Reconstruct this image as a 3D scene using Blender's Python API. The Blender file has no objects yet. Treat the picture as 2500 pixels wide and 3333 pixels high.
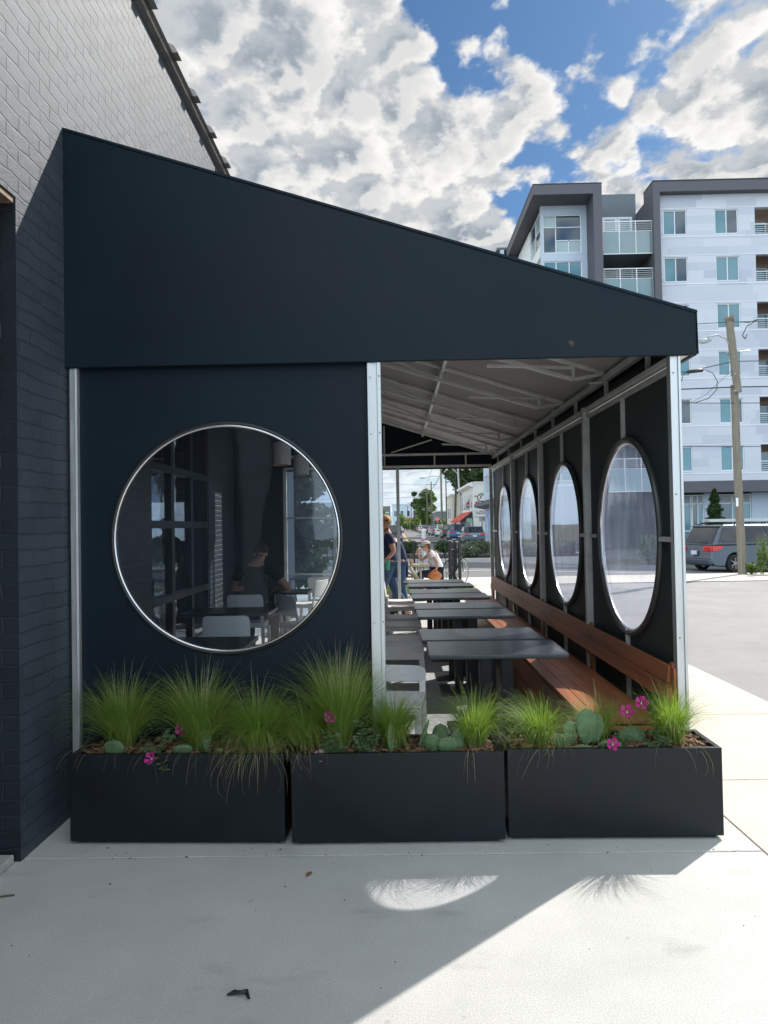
import bpy, bmesh, math, random
from mathutils import Vector, Matrix, noise as mnoise
R=math.radians; PI=math.pi
random.seed(7)
SC=bpy.context.scene; COL=SC.collection
U=random.uniform
# ------------------------------------------------------------------ mesh builder
class MB:
    def __init__(s): s.v=[]; s.f=[]; s.sm=[]
    def add(s,vs,fs,smooth=False,M=None):
        b=len(s.v)
        if M is not None: vs=[tuple(M@Vector(p)) for p in vs]
        s.v+= [tuple(p) for p in vs]; s.f+=[tuple(i+b for i in f) for f in fs]; s.sm+=[smooth]*len(fs); return s
    def box(s,x0,x1,y0,y1,z0,z1,M=None):
        vs=[(x0,y0,z0),(x1,y0,z0),(x1,y1,z0),(x0,y1,z0),(x0,y0,z1),(x1,y0,z1),(x1,y1,z1),(x0,y1,z1)]
        return s.add(vs,[(0,3,2,1),(4,5,6,7),(0,1,5,4),(1,2,6,5),(2,3,7,6),(3,0,4,7)],M=M)
    def hull8(s,b,t,M=None):   # bottom 4 pts, top 4 pts (ccw from above)
        return s.add(list(b)+list(t),[(0,3,2,1),(4,5,6,7),(0,1,5,4),(1,2,6,5),(2,3,7,6),(3,0,4,7)],M=M)
    def beam(s,a,b,w,h=None,up=(0,0,1)):   # rectangular bar a->b
        h=h or w; a=Vector(a); b=Vector(b); d=(b-a).normalized(); u=Vector(up)
        if abs(d.dot(u))>.98: u=Vector((0,1,0))
        sx=d.cross(u).normalized(); sz=sx.cross(d)
        vs=[]
        for p in (a,b):
            for i,j in ((-1,-1),(1,-1),(1,1),(-1,1)): vs.append(p+sx*i*w/2+sz*j*h/2)
        return s.add(vs,[(0,1,2,3),(7,6,5,4),(0,4,5,1),(1,5,6,2),(2,6,7,3),(3,7,4,0)])
    def tube(s,pts,r,n=8,cap=True,closed=False):
        pts=[Vector(p) for p in pts]; m=len(pts)
        rs=r if isinstance(r,(list,tuple)) else [r]*m
        vs=[];prev=None
        for i,p in enumerate(pts):
            if closed: d=pts[(i+1)%m]-pts[i-1]
            else: d=(pts[min(i+1,m-1)]-pts[max(i-1,0)])
            d=d.normalized() if d.length>1e-9 else Vector((0,0,1))
            if prev is None:
                u=Vector((0,0,1)) if abs(d.z)<.9 else Vector((1,0,0))
                a=d.cross(u).normalized()
            else:
                a=prev-d*prev.dot(d); a=a.normalized() if a.length>1e-6 else d.orthogonal().normalized()
            prev=a; b=d.cross(a)
            for k in range(n):
                t=2*PI*k/n; vs.append(p+a*math.cos(t)*rs[i]+b*math.sin(t)*rs[i])
        fs=[]
        for i in range(m if closed else m-1):
            for k in range(n):
                i2=(i+1)%m
                fs.append((i*n+k,i*n+(k+1)%n,i2*n+(k+1)%n,i2*n+k))
        s.add(vs,fs,True)
        if cap and not closed:
            b=len(s.v)-len(vs)
            s.f.append(tuple(b+k for k in range(n))[::-1]); s.sm.append(False)
            s.f.append(tuple(b+(m-1)*n+k for k in range(n))); s.sm.append(False)
        return s
    def prism(s,poly,ax,a0,a1,M=None):   # poly 2D extruded along axis ax (0,1,2)
        n=len(poly)
        def P(u,v,w):
            return {0:(w,u,v),1:(u,w,v),2:(u,v,w)}[ax]
        vs=[P(u,v,a0) for u,v in poly]+[P(u,v,a1) for u,v in poly]
        fs=[tuple(range(n))[::-1],tuple(range(n,2*n))]+[(i,(i+1)%n,n+(i+1)%n,n+i) for i in range(n)]
        return s.add(vs,fs,M=M)
    def ell(s,c,r,nu=12,nv=8,M=None,jit=0):
        vs=[];fs=[]
        for j in range(nv+1):
            ph=PI*j/nv
            for i in range(nu):
                t=2*PI*i/nu; k=1+U(-jit,jit)
                vs.append((c[0]+r[0]*k*math.sin(ph)*math.cos(t),c[1]+r[1]*k*math.sin(ph)*math.sin(t),c[2]+r[2]*k*math.cos(ph)))
        for j in range(nv):
            for i in range(nu): fs.append((j*nu+i,(j+1)*nu+i,(j+1)*nu+(i+1)%nu,j*nu+(i+1)%nu))
        return s.add(vs,fs,True,M)
    def lathe(s,prof,c=(0,0,0),n=20,M=None):
        vs=[];fs=[];m=len(prof)
        for r,z in prof:
            for i in range(n):
                t=2*PI*i/n; vs.append((c[0]+r*math.cos(t),c[1]+r*math.sin(t),c[2]+z))
        for j in range(m-1):
            for i in range(n): fs.append((j*n+i,j*n+(i+1)%n,(j+1)*n+(i+1)%n,(j+1)*n+i))
        return s.add(vs,fs,True,M)
    def quad(s,a,b,c,d): return s.add([a,b,c,d],[(0,1,2,3)])
def obj(name,mb,mat,parent=None,bevel=0,seg=2,sharp=40,loc=None,fixn=True):
    me=bpy.data.meshes.new(name)
    me.from_pydata(mb.v,[],mb.f); me.polygons.foreach_set('use_smooth',mb.sm)
    if fixn or any(mb.sm):
        bm=bmesh.new(); bm.from_mesh(me)
        if fixn: bmesh.ops.recalc_face_normals(bm,faces=bm.faces)
        a=R(sharp)
        for e in bm.edges:
            if len(e.link_faces)==2 and e.calc_face_angle(0)>a: e.smooth=False
        bm.to_mesh(me); bm.free()
    mats=mat if isinstance(mat,(list,tuple)) else [mat]
    for m in mats: me.materials.append(m)
    o=bpy.data.objects.new(name,me); COL.objects.link(o)
    if parent: o.parent=parent
    if loc: o.location=loc
    if bevel:
        b=o.modifiers.new('bevel','BEVEL'); b.width=bevel; b.segments=seg; b.limit_method='ANGLE'; b.angle_limit=R(35)
        b.harden_normals=False
        for p in me.polygons: p.use_smooth=True
        me2=bmesh.new(); me2.from_mesh(me)
        for e in me2.edges:
            if len(e.link_faces)==2 and e.calc_face_angle(0)>R(30): e.smooth=True
        me2.to_mesh(me); me2.free()
        w=o.modifiers.new('wn','WEIGHTED_NORMAL'); w.keep_sharp=True
    return o
def thing(name,label,cat,loc=(0,0,0),rotz=0,group=None):
    o=bpy.data.objects.new(name,None); o.empty_display_size=.1; COL.objects.link(o)
    o.location=loc; o.rotation_euler=(0,0,rotz); o['label']=label; o['category']=cat
    if group: o['group']=group
    return o
def tag(o,label,cat,group=None,kind=None):
    o['label']=label; o['category']=cat
    if group: o['group']=group
    if kind: o['kind']=kind
    return o
def struct(name,mb,mat,**k):
    o=obj(name,mb,mat,**k); o['kind']='structure'; return o
def stuff(o,label,cat):
    o['kind']='stuff'; o['label']=label; o['category']=cat; return o
def dup(root,loc=None,rotz=None,label=None,mats=None):
    def cp(o,par):
        c=o.copy(); COL.objects.link(c); c.parent=par
        if mats and c.type=='MESH' and c.data.materials and c.data.materials[0].name in mats:
            c.data=c.data.copy(); c.data.materials[0]=mats[o.data.materials[0].name]
        for ch in list(o.children): cp(ch,c)
        return c
    r=cp(root,None)
    if loc is not None: r.location=loc
    if rotz is not None: r.rotation_euler=(0,0,rotz)
    if label: r['label']=label
    return r
# ------------------------------------------------------------------ materials
def newmat(name):
    m=bpy.data.materials.new(name); m.use_nodes=True; nt=m.node_tree
    return m,nt,nt.nodes['Principled BSDF'],nt.nodes,nt.links
def mat(name,col,rough=.5,metal=0,var=.12,scale=6,bump=0,bscale=60,spec=.5,rvar=.1,coat=0,trans=0,stretch=(1,1,1),emit=None):
    m,nt,b,N,L=newmat(name)
    tc=N.new('ShaderNodeTexCoord'); mp=N.new('ShaderNodeMapping'); mp.inputs['Scale'].default_value=stretch
    L.new(tc.outputs['Object'],mp.inputs[0])
    n=N.new('ShaderNodeTexNoise'); n.inputs['Scale'].default_value=scale; n.inputs['Detail'].default_value=6; n.inputs['Roughness'].default_value=.62
    L.new(mp.outputs[0],n.inputs['Vector'])
    r=N.new('ShaderNodeMapRange'); r.inputs[1].default_value=.3; r.inputs[2].default_value=.7; r.inputs[3].default_value=1-var; r.inputs[4].default_value=1+var
    L.new(n.outputs[0],r.inputs[0])
    mx=N.new('ShaderNodeVectorMath'); mx.operation='SCALE'; mx.inputs[0].default_value=col[:3]; L.new(r.outputs[0],mx.inputs[3])
    L.new(mx.outputs[0],b.inputs['Base Color'])
    rr=N.new('ShaderNodeMapRange'); rr.inputs[1].default_value=.3; rr.inputs[2].default_value=.7; rr.inputs[3].default_value=max(.02,rough-rvar*rough); rr.inputs[4].default_value=min(1,rough+rvar*rough)
    L.new(n.outputs[0],rr.inputs[0]); L.new(rr.outputs[0],b.inputs['Roughness'])
    b.inputs['Metallic'].default_value=metal; b.inputs['Specular IOR Level'].default_value=spec
    if coat: b.inputs['Coat Weight'].default_value=coat; b.inputs['Coat Roughness'].default_value=.08
    if bump:
        n2=N.new('ShaderNodeTexNoise'); n2.inputs['Scale'].default_value=bscale; n2.inputs['Detail'].default_value=4; L.new(mp.outputs[0],n2.inputs['Vector'])
        bp=N.new('ShaderNodeBump'); bp.inputs['Strength'].default_value=bump; bp.inputs['Distance'].default_value=.01
        L.new(n2.outputs[0],bp.inputs['Height']); L.new(bp.outputs[0],b.inputs['Normal'])
    if emit: b.inputs['Emission Color'].default_value=(*emit[0],1); b.inputs['Emission Strength'].default_value=emit[1]
    if trans:
        t=N.new('ShaderNodeBsdfTranslucent'); L.new(mx.outputs[0],t.inputs[0]); ms=N.new('ShaderNodeMixShader'); ms.inputs[0].default_value=trans
        out=N['Material Output']; L.new(b.outputs[0],ms.inputs[1]); L.new(t.outputs[0],ms.inputs[2]); L.new(ms.outputs[0],out.inputs[0])
    return m
def brickmat(name,col,col2,mort,rough=.5,bw=.215,bh=.0765,ms=.009,bump=.8,chips=True,spec=.5,grime=.0):
    m,nt,b,N,L=newmat(name)
    g=N.new('ShaderNodeNewGeometry'); sp=N.new('ShaderNodeSeparateXYZ'); L.new(g.outputs['Position'],sp.inputs[0])
    ad=N.new('ShaderNodeMath'); ad.operation='ADD'; L.new(sp.outputs[0],ad.inputs[0]); L.new(sp.outputs[1],ad.inputs[1])
    cb=N.new('ShaderNodeCombineXYZ'); L.new(ad.outputs[0],cb.inputs[0]); L.new(sp.outputs[2],cb.inputs[1])
    # wobble
    nw=N.new('ShaderNodeTexNoise'); nw.inputs['Scale'].default_value=7; nw.inputs['Detail'].default_value=4; L.new(g.outputs['Position'],nw.inputs['Vector'])
    sc=N.new('ShaderNodeVectorMath'); sc.operation='SCALE'; sc.inputs[3].default_value=.038; L.new(nw.outputs['Color'],sc.inputs[0])
    av=N.new('ShaderNodeVectorMath'); L.new(cb.outputs[0],av.inputs[0]); L.new(sc.outputs[0],av.inputs[1])
    bt=N.new('ShaderNodeTexBrick'); bt.inputs['Scale'].default_value=1; bt.inputs['Brick Width'].default_value=bw; bt.inputs['Row Height'].default_value=bh
    bt.inputs['Mortar Size'].default_value=ms; bt.inputs['Mortar Smooth'].default_value=.6
    bt.inputs['Color1'].default_value=(*col,1); bt.inputs['Color2'].default_value=(*col2,1); bt.inputs['Mortar'].default_value=(*mort,1)
    L.new(av.outputs[0],bt.inputs['Vector'])
    n=N.new('ShaderNodeTexNoise'); n.inputs['Scale'].default_value=3.2; n.inputs['Detail'].default_value=8; n.inputs['Roughness'].default_value=.7; L.new(g.outputs['Position'],n.inputs['Vector'])
    mr=N.new('ShaderNodeMapRange'); mr.inputs[1].default_value=.3; mr.inputs[2].default_value=.7; mr.inputs[3].default_value=.75; mr.inputs[4].default_value=1.25; L.new(n.outputs[0],mr.inputs[0])
    vs=N.new('ShaderNodeVectorMath'); vs.operation='SCALE'; L.new(bt.outputs[0],vs.inputs[0]); L.new(mr.outputs[0],vs.inputs[3])
    last=vs.outputs[0]
    if chips:
        n3=N.new('ShaderNodeTexNoise'); n3.inputs['Scale'].default_value=4.5; n3.inputs['Detail'].default_value=3; L.new(g.outputs['Position'],n3.inputs['Vector'])
        c3=N.new('ShaderNodeMapRange'); c3.inputs[1].default_value=.765; c3.inputs[2].default_value=.775; L.new(n3.outputs[0],c3.inputs[0])
        mx=N.new('ShaderNodeMix'); mx.data_type='RGBA'; L.new(c3.outputs[0],mx.inputs[0]); L.new(last,mx.inputs[6]); mx.inputs[7].default_value=(.36,.2,.15,1); last=mx.outputs[2]
    L.new(last,b.inputs['Base Color']); b.inputs['Roughness'].default_value=rough; b.inputs['Specular IOR Level'].default_value=spec
    n4=N.new('ShaderNodeTexNoise'); n4.inputs['Scale'].default_value=22; n4.inputs['Detail'].default_value=9; n4.inputs['Roughness'].default_value=.78; L.new(g.outputs['Position'],n4.inputs['Vector'])
    n5=N.new('ShaderNodeTexVoronoi'); n5.inputs['Scale'].default_value=16; L.new(g.outputs['Position'],n5.inputs['Vector'])
    h1=N.new('ShaderNodeMath'); h1.operation='MULTIPLY_ADD'; h1.inputs[1].default_value=-1.0; L.new(bt.outputs['Fac'],h1.inputs[0])
    h2=N.new('ShaderNodeMath'); h2.operation='MULTIPLY'; h2.inputs[1].default_value=.75; L.new(n4.outputs[0],h2.inputs[0]); L.new(h2.outputs[0],h1.inputs[2])
    bp=N.new('ShaderNodeBump'); bp.inputs['Strength'].default_value=bump; bp.inputs['Distance'].default_value=.010; L.new(h1.outputs[0],bp.inputs['Height'])
    L.new(bp.outputs[0],b.inputs['Normal'])
    return m
def concrete(name,col,var=.13,spk=.22,stain=.16,bump=.5,rough=.85):
    m,nt,b,N,L=newmat(name)
    g=N.new('ShaderNodeNewGeometry')
    def noise(s,d=6,r=.6,st=(1,1,1)):
        mp=N.new('ShaderNodeMapping'); mp.inputs['Scale'].default_value=st; L.new(g.outputs['Position'],mp.inputs[0])
        n=N.new('ShaderNodeTexNoise'); n.inputs['Scale'].default_value=s; n.inputs['Detail'].default_value=d; n.inputs['Roughness'].default_value=r; L.new(mp.outputs[0],n.inputs['Vector']); return n.outputs[0]
    def rng(x,a,c,lo,hi):
        r=N.new('ShaderNodeMapRange'); r.inputs[1].default_value=a; r.inputs[2].default_value=c; r.inputs[3].default_value=lo; r.inputs[4].default_value=hi; L.new(x,r.inputs[0]); return r.outputs[0]
    a=rng(noise(.9,7,.65),.3,.7,1-var,1+var); f=rng(noise(170,3,.7),.3,.7,1-spk,1+spk)
    f2=rng(noise(420,2,.5),.35,.65,1-spk*.6,1+spk*.6)
    st=rng(noise(2.3,4,.5,(1,2.2,1)),.62,.72,1,1-stain)
    sp=rng(noise(13,2,.4),.74,.78,1,1-stain*1.2)
    def mul(x,y):
        k=N.new('ShaderNodeMath'); k.operation='MULTIPLY'; L.new(x,k.inputs[0]); L.new(y,k.inputs[1]); return k.outputs[0]
    t=mul(mul(mul(mul(a,f),st),sp),f2)
    vs=N.new('ShaderNodeVectorMath'); vs.operation='SCALE'; vs.inputs[0].default_value=col; L.new(t,vs.inputs[3]); L.new(vs.outputs[0],b.inputs['Base Color'])
    b.inputs['Roughness'].default_value=rough; b.inputs['Specular IOR Level'].default_value=.25
    bp=N.new('ShaderNodeBump'); bp.inputs['Strength'].default_value=bump; bp.inputs['Distance'].default_value=.004; L.new(noise(190,4,.7),bp.inputs['Height']); L.new(bp.outputs[0],b.inputs['Normal'])
    return m
def woodmat(name,col,dark,rough=.4):
    m,nt,b,N,L=newmat(name)
    tc=N.new('ShaderNodeTexCoord')
    sp=N.new('ShaderNodeSeparateXYZ'); L.new(tc.outputs['Object'],sp.inputs[0])
    mp=N.new('ShaderNodeMapping'); mp.inputs['Scale'].default_value=(38,1.6,38); L.new(tc.outputs['Object'],mp.inputs[0])
    n=N.new('ShaderNodeTexNoise'); n.inputs['Scale'].default_value=1.4; n.inputs['Detail'].default_value=7; n.inputs['Roughness'].default_value=.65; L.new(mp.outputs[0],n.inputs['Vector'])
    # per-plank tone
    mp2=N.new('ShaderNodeMapping'); mp2.inputs['Scale'].default_value=(9,.45,9); L.new(tc.outputs['Object'],mp2.inputs[0])
    wn=N.new('ShaderNodeTexNoise'); wn.inputs['Scale'].default_value=1; wn.inputs['Detail'].default_value=1; L.new(mp2.outputs[0],wn.inputs['Vector'])
    mx=N.new('ShaderNodeMix'); mx.data_type='RGBA'; mx.inputs[6].default_value=(*dark,1); mx.inputs[7].default_value=(*col,1)
    ad=N.new('ShaderNodeMath'); ad.operation='ADD'; L.new(n.outputs[0],ad.inputs[0]); L.new(wn.outputs[0],ad.inputs[1])
    mr=N.new('ShaderNodeMapRange'); mr.inputs[1].default_value=.72; mr.inputs[2].default_value=1.28; L.new(ad.outputs[0],mr.inputs[0]); L.new(mr.outputs[0],mx.inputs[0])
    L.new(mx.outputs[2],b.inputs['Base Color']); b.inputs['Roughness'].default_value=rough; b.inputs['Specular IOR Level'].default_value=.5
    bp=N.new('ShaderNodeBump'); bp.inputs['Strength'].default_value=.15; bp.inputs['Distance'].default_value=.003; L.new(n.outputs[0],bp.inputs['Height']); L.new(bp.outputs[0],b.inputs['Normal'])
    return m
def vinyl(name,fac,tint=(1,1,1),rough=.08,streak=.1,milk=(.8,.82,.88),refl=.08):
    m,nt,b,N,L=newmat(name); N.remove(b); out=N['Material Output']
    tr=N.new('ShaderNodeBsdfTransparent'); tr.inputs[0].default_value=(*tint,1)
    gl=N.new('ShaderNodeBsdfGlossy'); gl.inputs['Roughness'].default_value=rough
    tl=N.new('ShaderNodeBsdfTranslucent'); tl.inputs[0].default_value=(*milk,1)
    df=N.new('ShaderNodeBsdfDiffuse'); df.inputs[0].default_value=(*milk,1)
    mk=N.new('ShaderNodeMixShader'); mk.inputs[0].default_value=.35; L.new(tl.outputs[0],mk.inputs[1]); L.new(df.outputs[0],mk.inputs[2])
    tc=N.new('ShaderNodeTexCoord'); mp=N.new('ShaderNodeMapping'); mp.inputs['Scale'].default_value=(1,2.2,.55); L.new(tc.outputs['Object'],mp.inputs[0])
    n=N.new('ShaderNodeTexNoise'); n.inputs['Scale'].default_value=3.5; n.inputs['Detail'].default_value=7; n.inputs['Roughness'].default_value=.7; n.inputs['Distortion'].default_value=.8; L.new(mp.outputs[0],n.inputs['Vector'])
    mr=N.new('ShaderNodeMapRange'); mr.inputs[1].default_value=.42; mr.inputs[2].default_value=.75; mr.inputs[3].default_value=fac; mr.inputs[4].default_value=fac+streak; L.new(n.outputs[0],mr.inputs[0])
    m1=N.new('ShaderNodeMixShader'); L.new(mr.outputs[0],m1.inputs[0]); L.new(tr.outputs[0],m1.inputs[1]); L.new(mk.outputs[0],m1.inputs[2])
    fr=N.new('ShaderNodeLayerWeight'); fr.inputs[0].default_value=.5
    pw=N.new('ShaderNodeMath'); pw.operation='POWER'; pw.inputs[1].default_value=5; L.new(fr.outputs['Facing'],pw.inputs[0])
    pm=N.new('ShaderNodeMath'); pm.operation='MULTIPLY_ADD'; pm.inputs[1].default_value=.85; pm.inputs[2].default_value=refl; L.new(pw.outputs[0],pm.inputs[0])
    n2=N.new('ShaderNodeTexNoise'); n2.inputs['Scale'].default_value=2.2; n2.inputs['Detail'].default_value=2; L.new(tc.outputs['Object'],n2.inputs['Vector'])
    bp=N.new('ShaderNodeBump'); bp.inputs['Strength'].default_value=.25; bp.inputs['Distance'].default_value=.02; L.new(n2.outputs[0],bp.inputs['Height']); L.new(bp.outputs[0],gl.inputs['Normal'])
    m2=N.new('ShaderNodeMixShader'); L.new(pm.outputs[0],m2.inputs[0]); L.new(m1.outputs[0],m2.inputs[1]); L.new(gl.outputs[0],m2.inputs[2])
    L.new(m2.outputs[0],out.inputs[0]); return m
def leafmat(name,c1,c2,trans=.35,scale=1.2,rough=.5):
    m,nt,b,N,L=newmat(name)
    tc=N.new('ShaderNodeTexCoord'); n=N.new('ShaderNodeTexNoise'); n.inputs['Scale'].default_value=scale; n.inputs['Detail'].default_value=5; L.new(tc.outputs['Object'],n.inputs['Vector'])
    mx=N.new('ShaderNodeMix'); mx.data_type='RGBA'; mx.inputs[6].default_value=(*c1,1); mx.inputs[7].default_value=(*c2,1)
    mr=N.new('ShaderNodeMapRange'); mr.inputs[1].default_value=.35; mr.inputs[2].default_value=.65; L.new(n.outputs[0],mr.inputs[0]); L.new(mr.outputs[0],mx.inputs[0])
    L.new(mx.outputs[2],b.inputs['Base Color']); b.inputs['Roughness'].default_value=rough; b.inputs['Specular IOR Level'].default_value=.35
    t=N.new('ShaderNodeBsdfTranslucent'); sc=N.new('ShaderNodeVectorMath'); sc.operation='MULTIPLY'; L.new(mx.outputs[2],sc.inputs[0]); sc.inputs[1].default_value=(1.5,1.6,.7); L.new(sc.outputs[0],t.inputs[0])
    ms=N.new('ShaderNodeMixShader'); ms.inputs[0].default_value=trans; L.new(b.outputs[0],ms.inputs[1]); L.new(t.outputs[0],ms.inputs[2]); L.new(ms.outputs[0],N['Material Output'].inputs[0])
    return m
def cladmat(name):
    m,nt,b,N,L=newmat(name)
    g=N.new('ShaderNodeNewGeometry'); sp=N.new('ShaderNodeSeparateXYZ'); L.new(g.outputs['Position'],sp.inputs[0])
    ad=N.new('ShaderNodeMath'); ad.operation='ADD'; L.new(sp.outputs[0],ad.inputs[0]); L.new(sp.outputs[1],ad.inputs[1])
    cb=N.new('ShaderNodeCombineXYZ'); L.new(ad.outputs[0],cb.inputs[0]); L.new(sp.outputs[2],cb.inputs[1])
    bt=N.new('ShaderNodeTexBrick'); bt.inputs['Scale'].default_value=1; bt.inputs['Brick Width'].default_value=1.9; bt.inputs['Row Height'].default_value=.5
    bt.inputs['Mortar Size'].default_value=.006; bt.inputs['Color1'].default_value=(.58,.60,.66,1); bt.inputs['Color2'].default_value=(.38,.41,.50,1); bt.inputs['Mortar'].default_value=(.5,.5,.52,1); bt.inputs['Bias'].default_value=-.35
    bt.offset=.37; bt.offset_frequency=3; bt.squash=1.6; bt.squash_frequency=2
    L.new(cb.outputs[0],bt.inputs['Vector']); L.new(bt.outputs[0],b.inputs['Base Color']); b.inputs['Roughness'].default_value=.6
    return m
M={}
M['fabric']=mat('dark canopy fabric',(.0030,.0112,.0200),.52,var=.22,scale=.9,bump=.35,bscale=2.2,spec=.24,rvar=.2)
M['fabricg']=mat('dark green grey fabric',(.045,.063,.062),.6,var=.12,scale=2)
M['lining']=mat('grey fabric underside',(.50,.48,.475),.8,var=.06,scale=3,bump=.1,bscale=300)
M['planter']=mat('powder coated dark steel',(.0034,.0068,.0105),.45,var=.35,scale=2.6,spec=.35,bump=.05,bscale=350,rvar=.3)
M['alu']=mat('mill aluminium',(.60,.625,.63),.40,metal=.7,var=.10,scale=7,stretch=(6,6,.5),rvar=.25)
M['alud']=mat('aged aluminium frame',(.72,.73,.70),.38,metal=.2,var=.18,scale=5,rvar=.3)
M['ringm']=mat('dark grey ring tube',(.10,.11,.11),.45,metal=.3,var=.15)
M['chrome']=mat('bright ring metal',(.75,.75,.76),.22,metal=.95,var=.05)
M['screw']=mat('dark screw',(.03,.03,.03),.5,metal=.5)
M['vwin']=vinyl('clear window film',.03,(.80,.86,.92),.03,.03,(.36,.46,.62),refl=.055)
M['voval']=vinyl('milky clear vinyl',.09,(.90,.93,.99),.1,.16,(.58,.68,1.0))
M['brick']=brickmat('painted brick',(.043,.060,.083),(.034,.049,.070),(.034,.048,.067),rough=.54,spec=.62,bump=1.0,bw=.225,bh=.0805,ms=.006)
M['brickk']=brickmat('near black brick jamb',(.012,.018,.026),(.010,.015,.022),(.016,.022,.03),rough=.5,spec=.4,bump=.5,bh=.0805,bw=.225,ms=.006,chips=False)
M['brickd']=brickmat('painted brick inside',(.04,.052,.062),(.034,.044,.054),(.045,.055,.065),rough=.42,spec=.6,bump=.8,chips=False)
M['coping']=mat('glazed coping tile',(.22,.20,.185),.45,var=.25,scale=8,bump=.2,bscale=60)
M['conc']=concrete('grey slab concrete',(.50,.50,.485))
M['concw']=concrete('warm sidewalk concrete',(.55,.51,.455),var=.07)
M['kerb']=concrete('kerb concrete',(.42,.41,.39))
M['asph']=concrete('worn asphalt',(.29,.283,.28),var=.10,spk=.45,stain=.15,bump=.6,rough=.9)
M['road']=concrete('street asphalt',(.16,.16,.162),var=.12,spk=.25,stain=.2,bump=.5,rough=.85)
M['dirt']=mat('dirt and turf',(.10,.11,.06),.9,var=.4,scale=1.5)
M['wood']=woodmat('oiled hardwood',(.54,.19,.078),(.26,.085,.035),.38)
M['greywood']=woodmat('weathered picnic timber',(.42,.38,.29),(.30,.27,.20),.8)
M['ttop']=mat('black tabletop',(.024,.031,.040),.30,var=.06,scale=3,spec=.9,rvar=.08)
M['blackm']=mat('black metal',(.015,.016,.018),.4,var=.1)
M['plastic']=mat('off white chair plastic',(.80,.79,.77),.42,var=.04,scale=3)
M['soil']=mat('dark soil',(.035,.024,.017),.95,var=.4,scale=20,bump=1,bscale=60)
M['bark']=mat('bark mulch',(.19,.10,.055),.8,var=.5,scale=30,bump=.5,bscale=90)
M['grass']=leafmat('fine feather grass',(.16,.26,.05),(.27,.36,.095),.45,scale=3)
M['awn']=leafmat('pale seed awns',(.42,.42,.24),(.5,.48,.3),.4,scale=6)
M['straw']=leafmat('dry grass strands',(.33,.27,.15),(.4,.34,.2),.3,scale=6)
M['cactus']=mat('cactus skin',(.085,.16,.07),.6,var=.3,scale=18,bump=.3,bscale=40)
M['spine']=mat('cactus spine',(.55,.5,.35),.6)
M['leafg']=leafmat('lobed grey green leaf',(.13,.20,.10),(.17,.25,.13),.25,scale=9)
M['petal']=mat('magenta petal',(.62,.035,.30),.6,var=.15,scale=30,trans=.4)
M['petalp']=mat('pale pink petal',(.60,.28,.48),.6,var=.15,scale=30,trans=.4)
M['petalc']=mat('flower centre',(.75,.7,.55),.6)
M['treed']=leafmat('dark tree leaves',(.022,.045,.016),(.05,.085,.026),.22,scale=.6)
M['treem']=leafmat('mid green leaves',(.06,.11,.03),(.10,.16,.045),.3,scale=.6)
M['treel']=leafmat('light green leaves',(.09,.15,.04),(.15,.21,.065),.35,scale=.6)
M['box']=leafmat('boxwood leaves',(.03,.075,.02),(.06,.12,.035),.25,scale=3)
M['lav']=leafmat('grey green shrub leaves',(.11,.14,.09),(.17,.20,.13),.25,scale=2)
M['trunk']=mat('tree bark',(.10,.08,.06),.9,var=.3,scale=12,bump=.6,bscale=30)
M['pole']=mat('weathered pole timber',(.20,.18,.14),.85,var=.3,scale=5,stretch=(6,6,.5),bump=.4,bscale=30)
M['poled']=mat('dark pole timber',(.13,.10,.075),.85,var=.3,scale=6,stretch=(6,6,.5))
M['galv']=mat('galvanised steel',(.45,.46,.45),.45,metal=.6,var=.12)
M['wire']=mat('black cable',(.03,.032,.035),.6)
M['clad']=cladmat('fibre cement cladding')
M['browncl']=mat('grey brown panel',(.095,.092,.108),.6,var=.06,scale=1)
M['bluegrey']=mat('blue grey panel',(.12,.145,.165),.6,var=.06,scale=1)
M['whitefr']=mat('white window frame',(.72,.74,.76),.5,var=.03)
M['silverp']=mat('pale silver panel',(.46,.53,.62),.5,var=.05)
M['pane']=mat('window glass',(.045,.18,.23),.06,var=.12,scale=.7,spec=.9,rvar=.1)
M['paned']=mat('dark window glass',(.03,.055,.075),.05,var=.2,scale=.9,spec=.9)
M['panel']=mat('light window film',(.30,.40,.42),.15,var=.1,scale=.7,spec=.8)
M['bglass']=mat('balcony glass',(.16,.24,.26),.10,var=.1,scale=.5,spec=.8)
M['blind']=mat('louvre grille',(.30,.32,.34),.6,var=.05)
M['white']=mat('white paint',(.78,.78,.76),.6,var=.05)
M['cream']=mat('cream wall',(.62,.58,.48),.7,var=.06)
M['yellow']=mat('yellow road paint',(.60,.36,.06),.7,var=.2,scale=4)
M['rpaint']=mat('white road paint',(.70,.70,.68),.7,var=.15,scale=4)
M['red']=mat('red awning',(.52,.07,.045),.7,var=.12)
M['black']=mat('plain black',(.012,.012,.014),.5)
M['rubber']=mat('tyre rubber',(.02,.02,.02),.8)
M['hub']=mat('alloy wheel',(.5,.5,.5),.3,metal=.7)
M['cglass']=mat('car glass',(.018,.025,.032),.04,spec=.9,var=.2)
M['tail']=mat('red lamp lens',(.55,.02,.02),.15,spec=.8)
M['tailw']=mat('clear lamp lens',(.7,.6,.58),.15,spec=.8)
M['plate']=mat('number plate',(.62,.66,.74),.5)
M['stopred']=mat('stop sign red',(.55,.03,.035),.5)
M['green']=mat('faded green sign',(.20,.36,.30),.6)
M['skin']=mat('light skin',(.58,.30,.21),.5,var=.08,scale=12)
M['skint']=mat('tattooed skin',(.40,.24,.18),.5,var=.5,scale=38)
M['navy']=mat('navy cotton',(.015,.03,.085),.85,var=.12,scale=8,bump=.2,bscale=30)
M['denim']=mat('blue denim',(.05,.10,.19),.85,var=.25,scale=9,bump=.2,bscale=30)
M['denimd']=mat('dark denim',(.02,.03,.06),.85,var=.25,scale=9)
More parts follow.
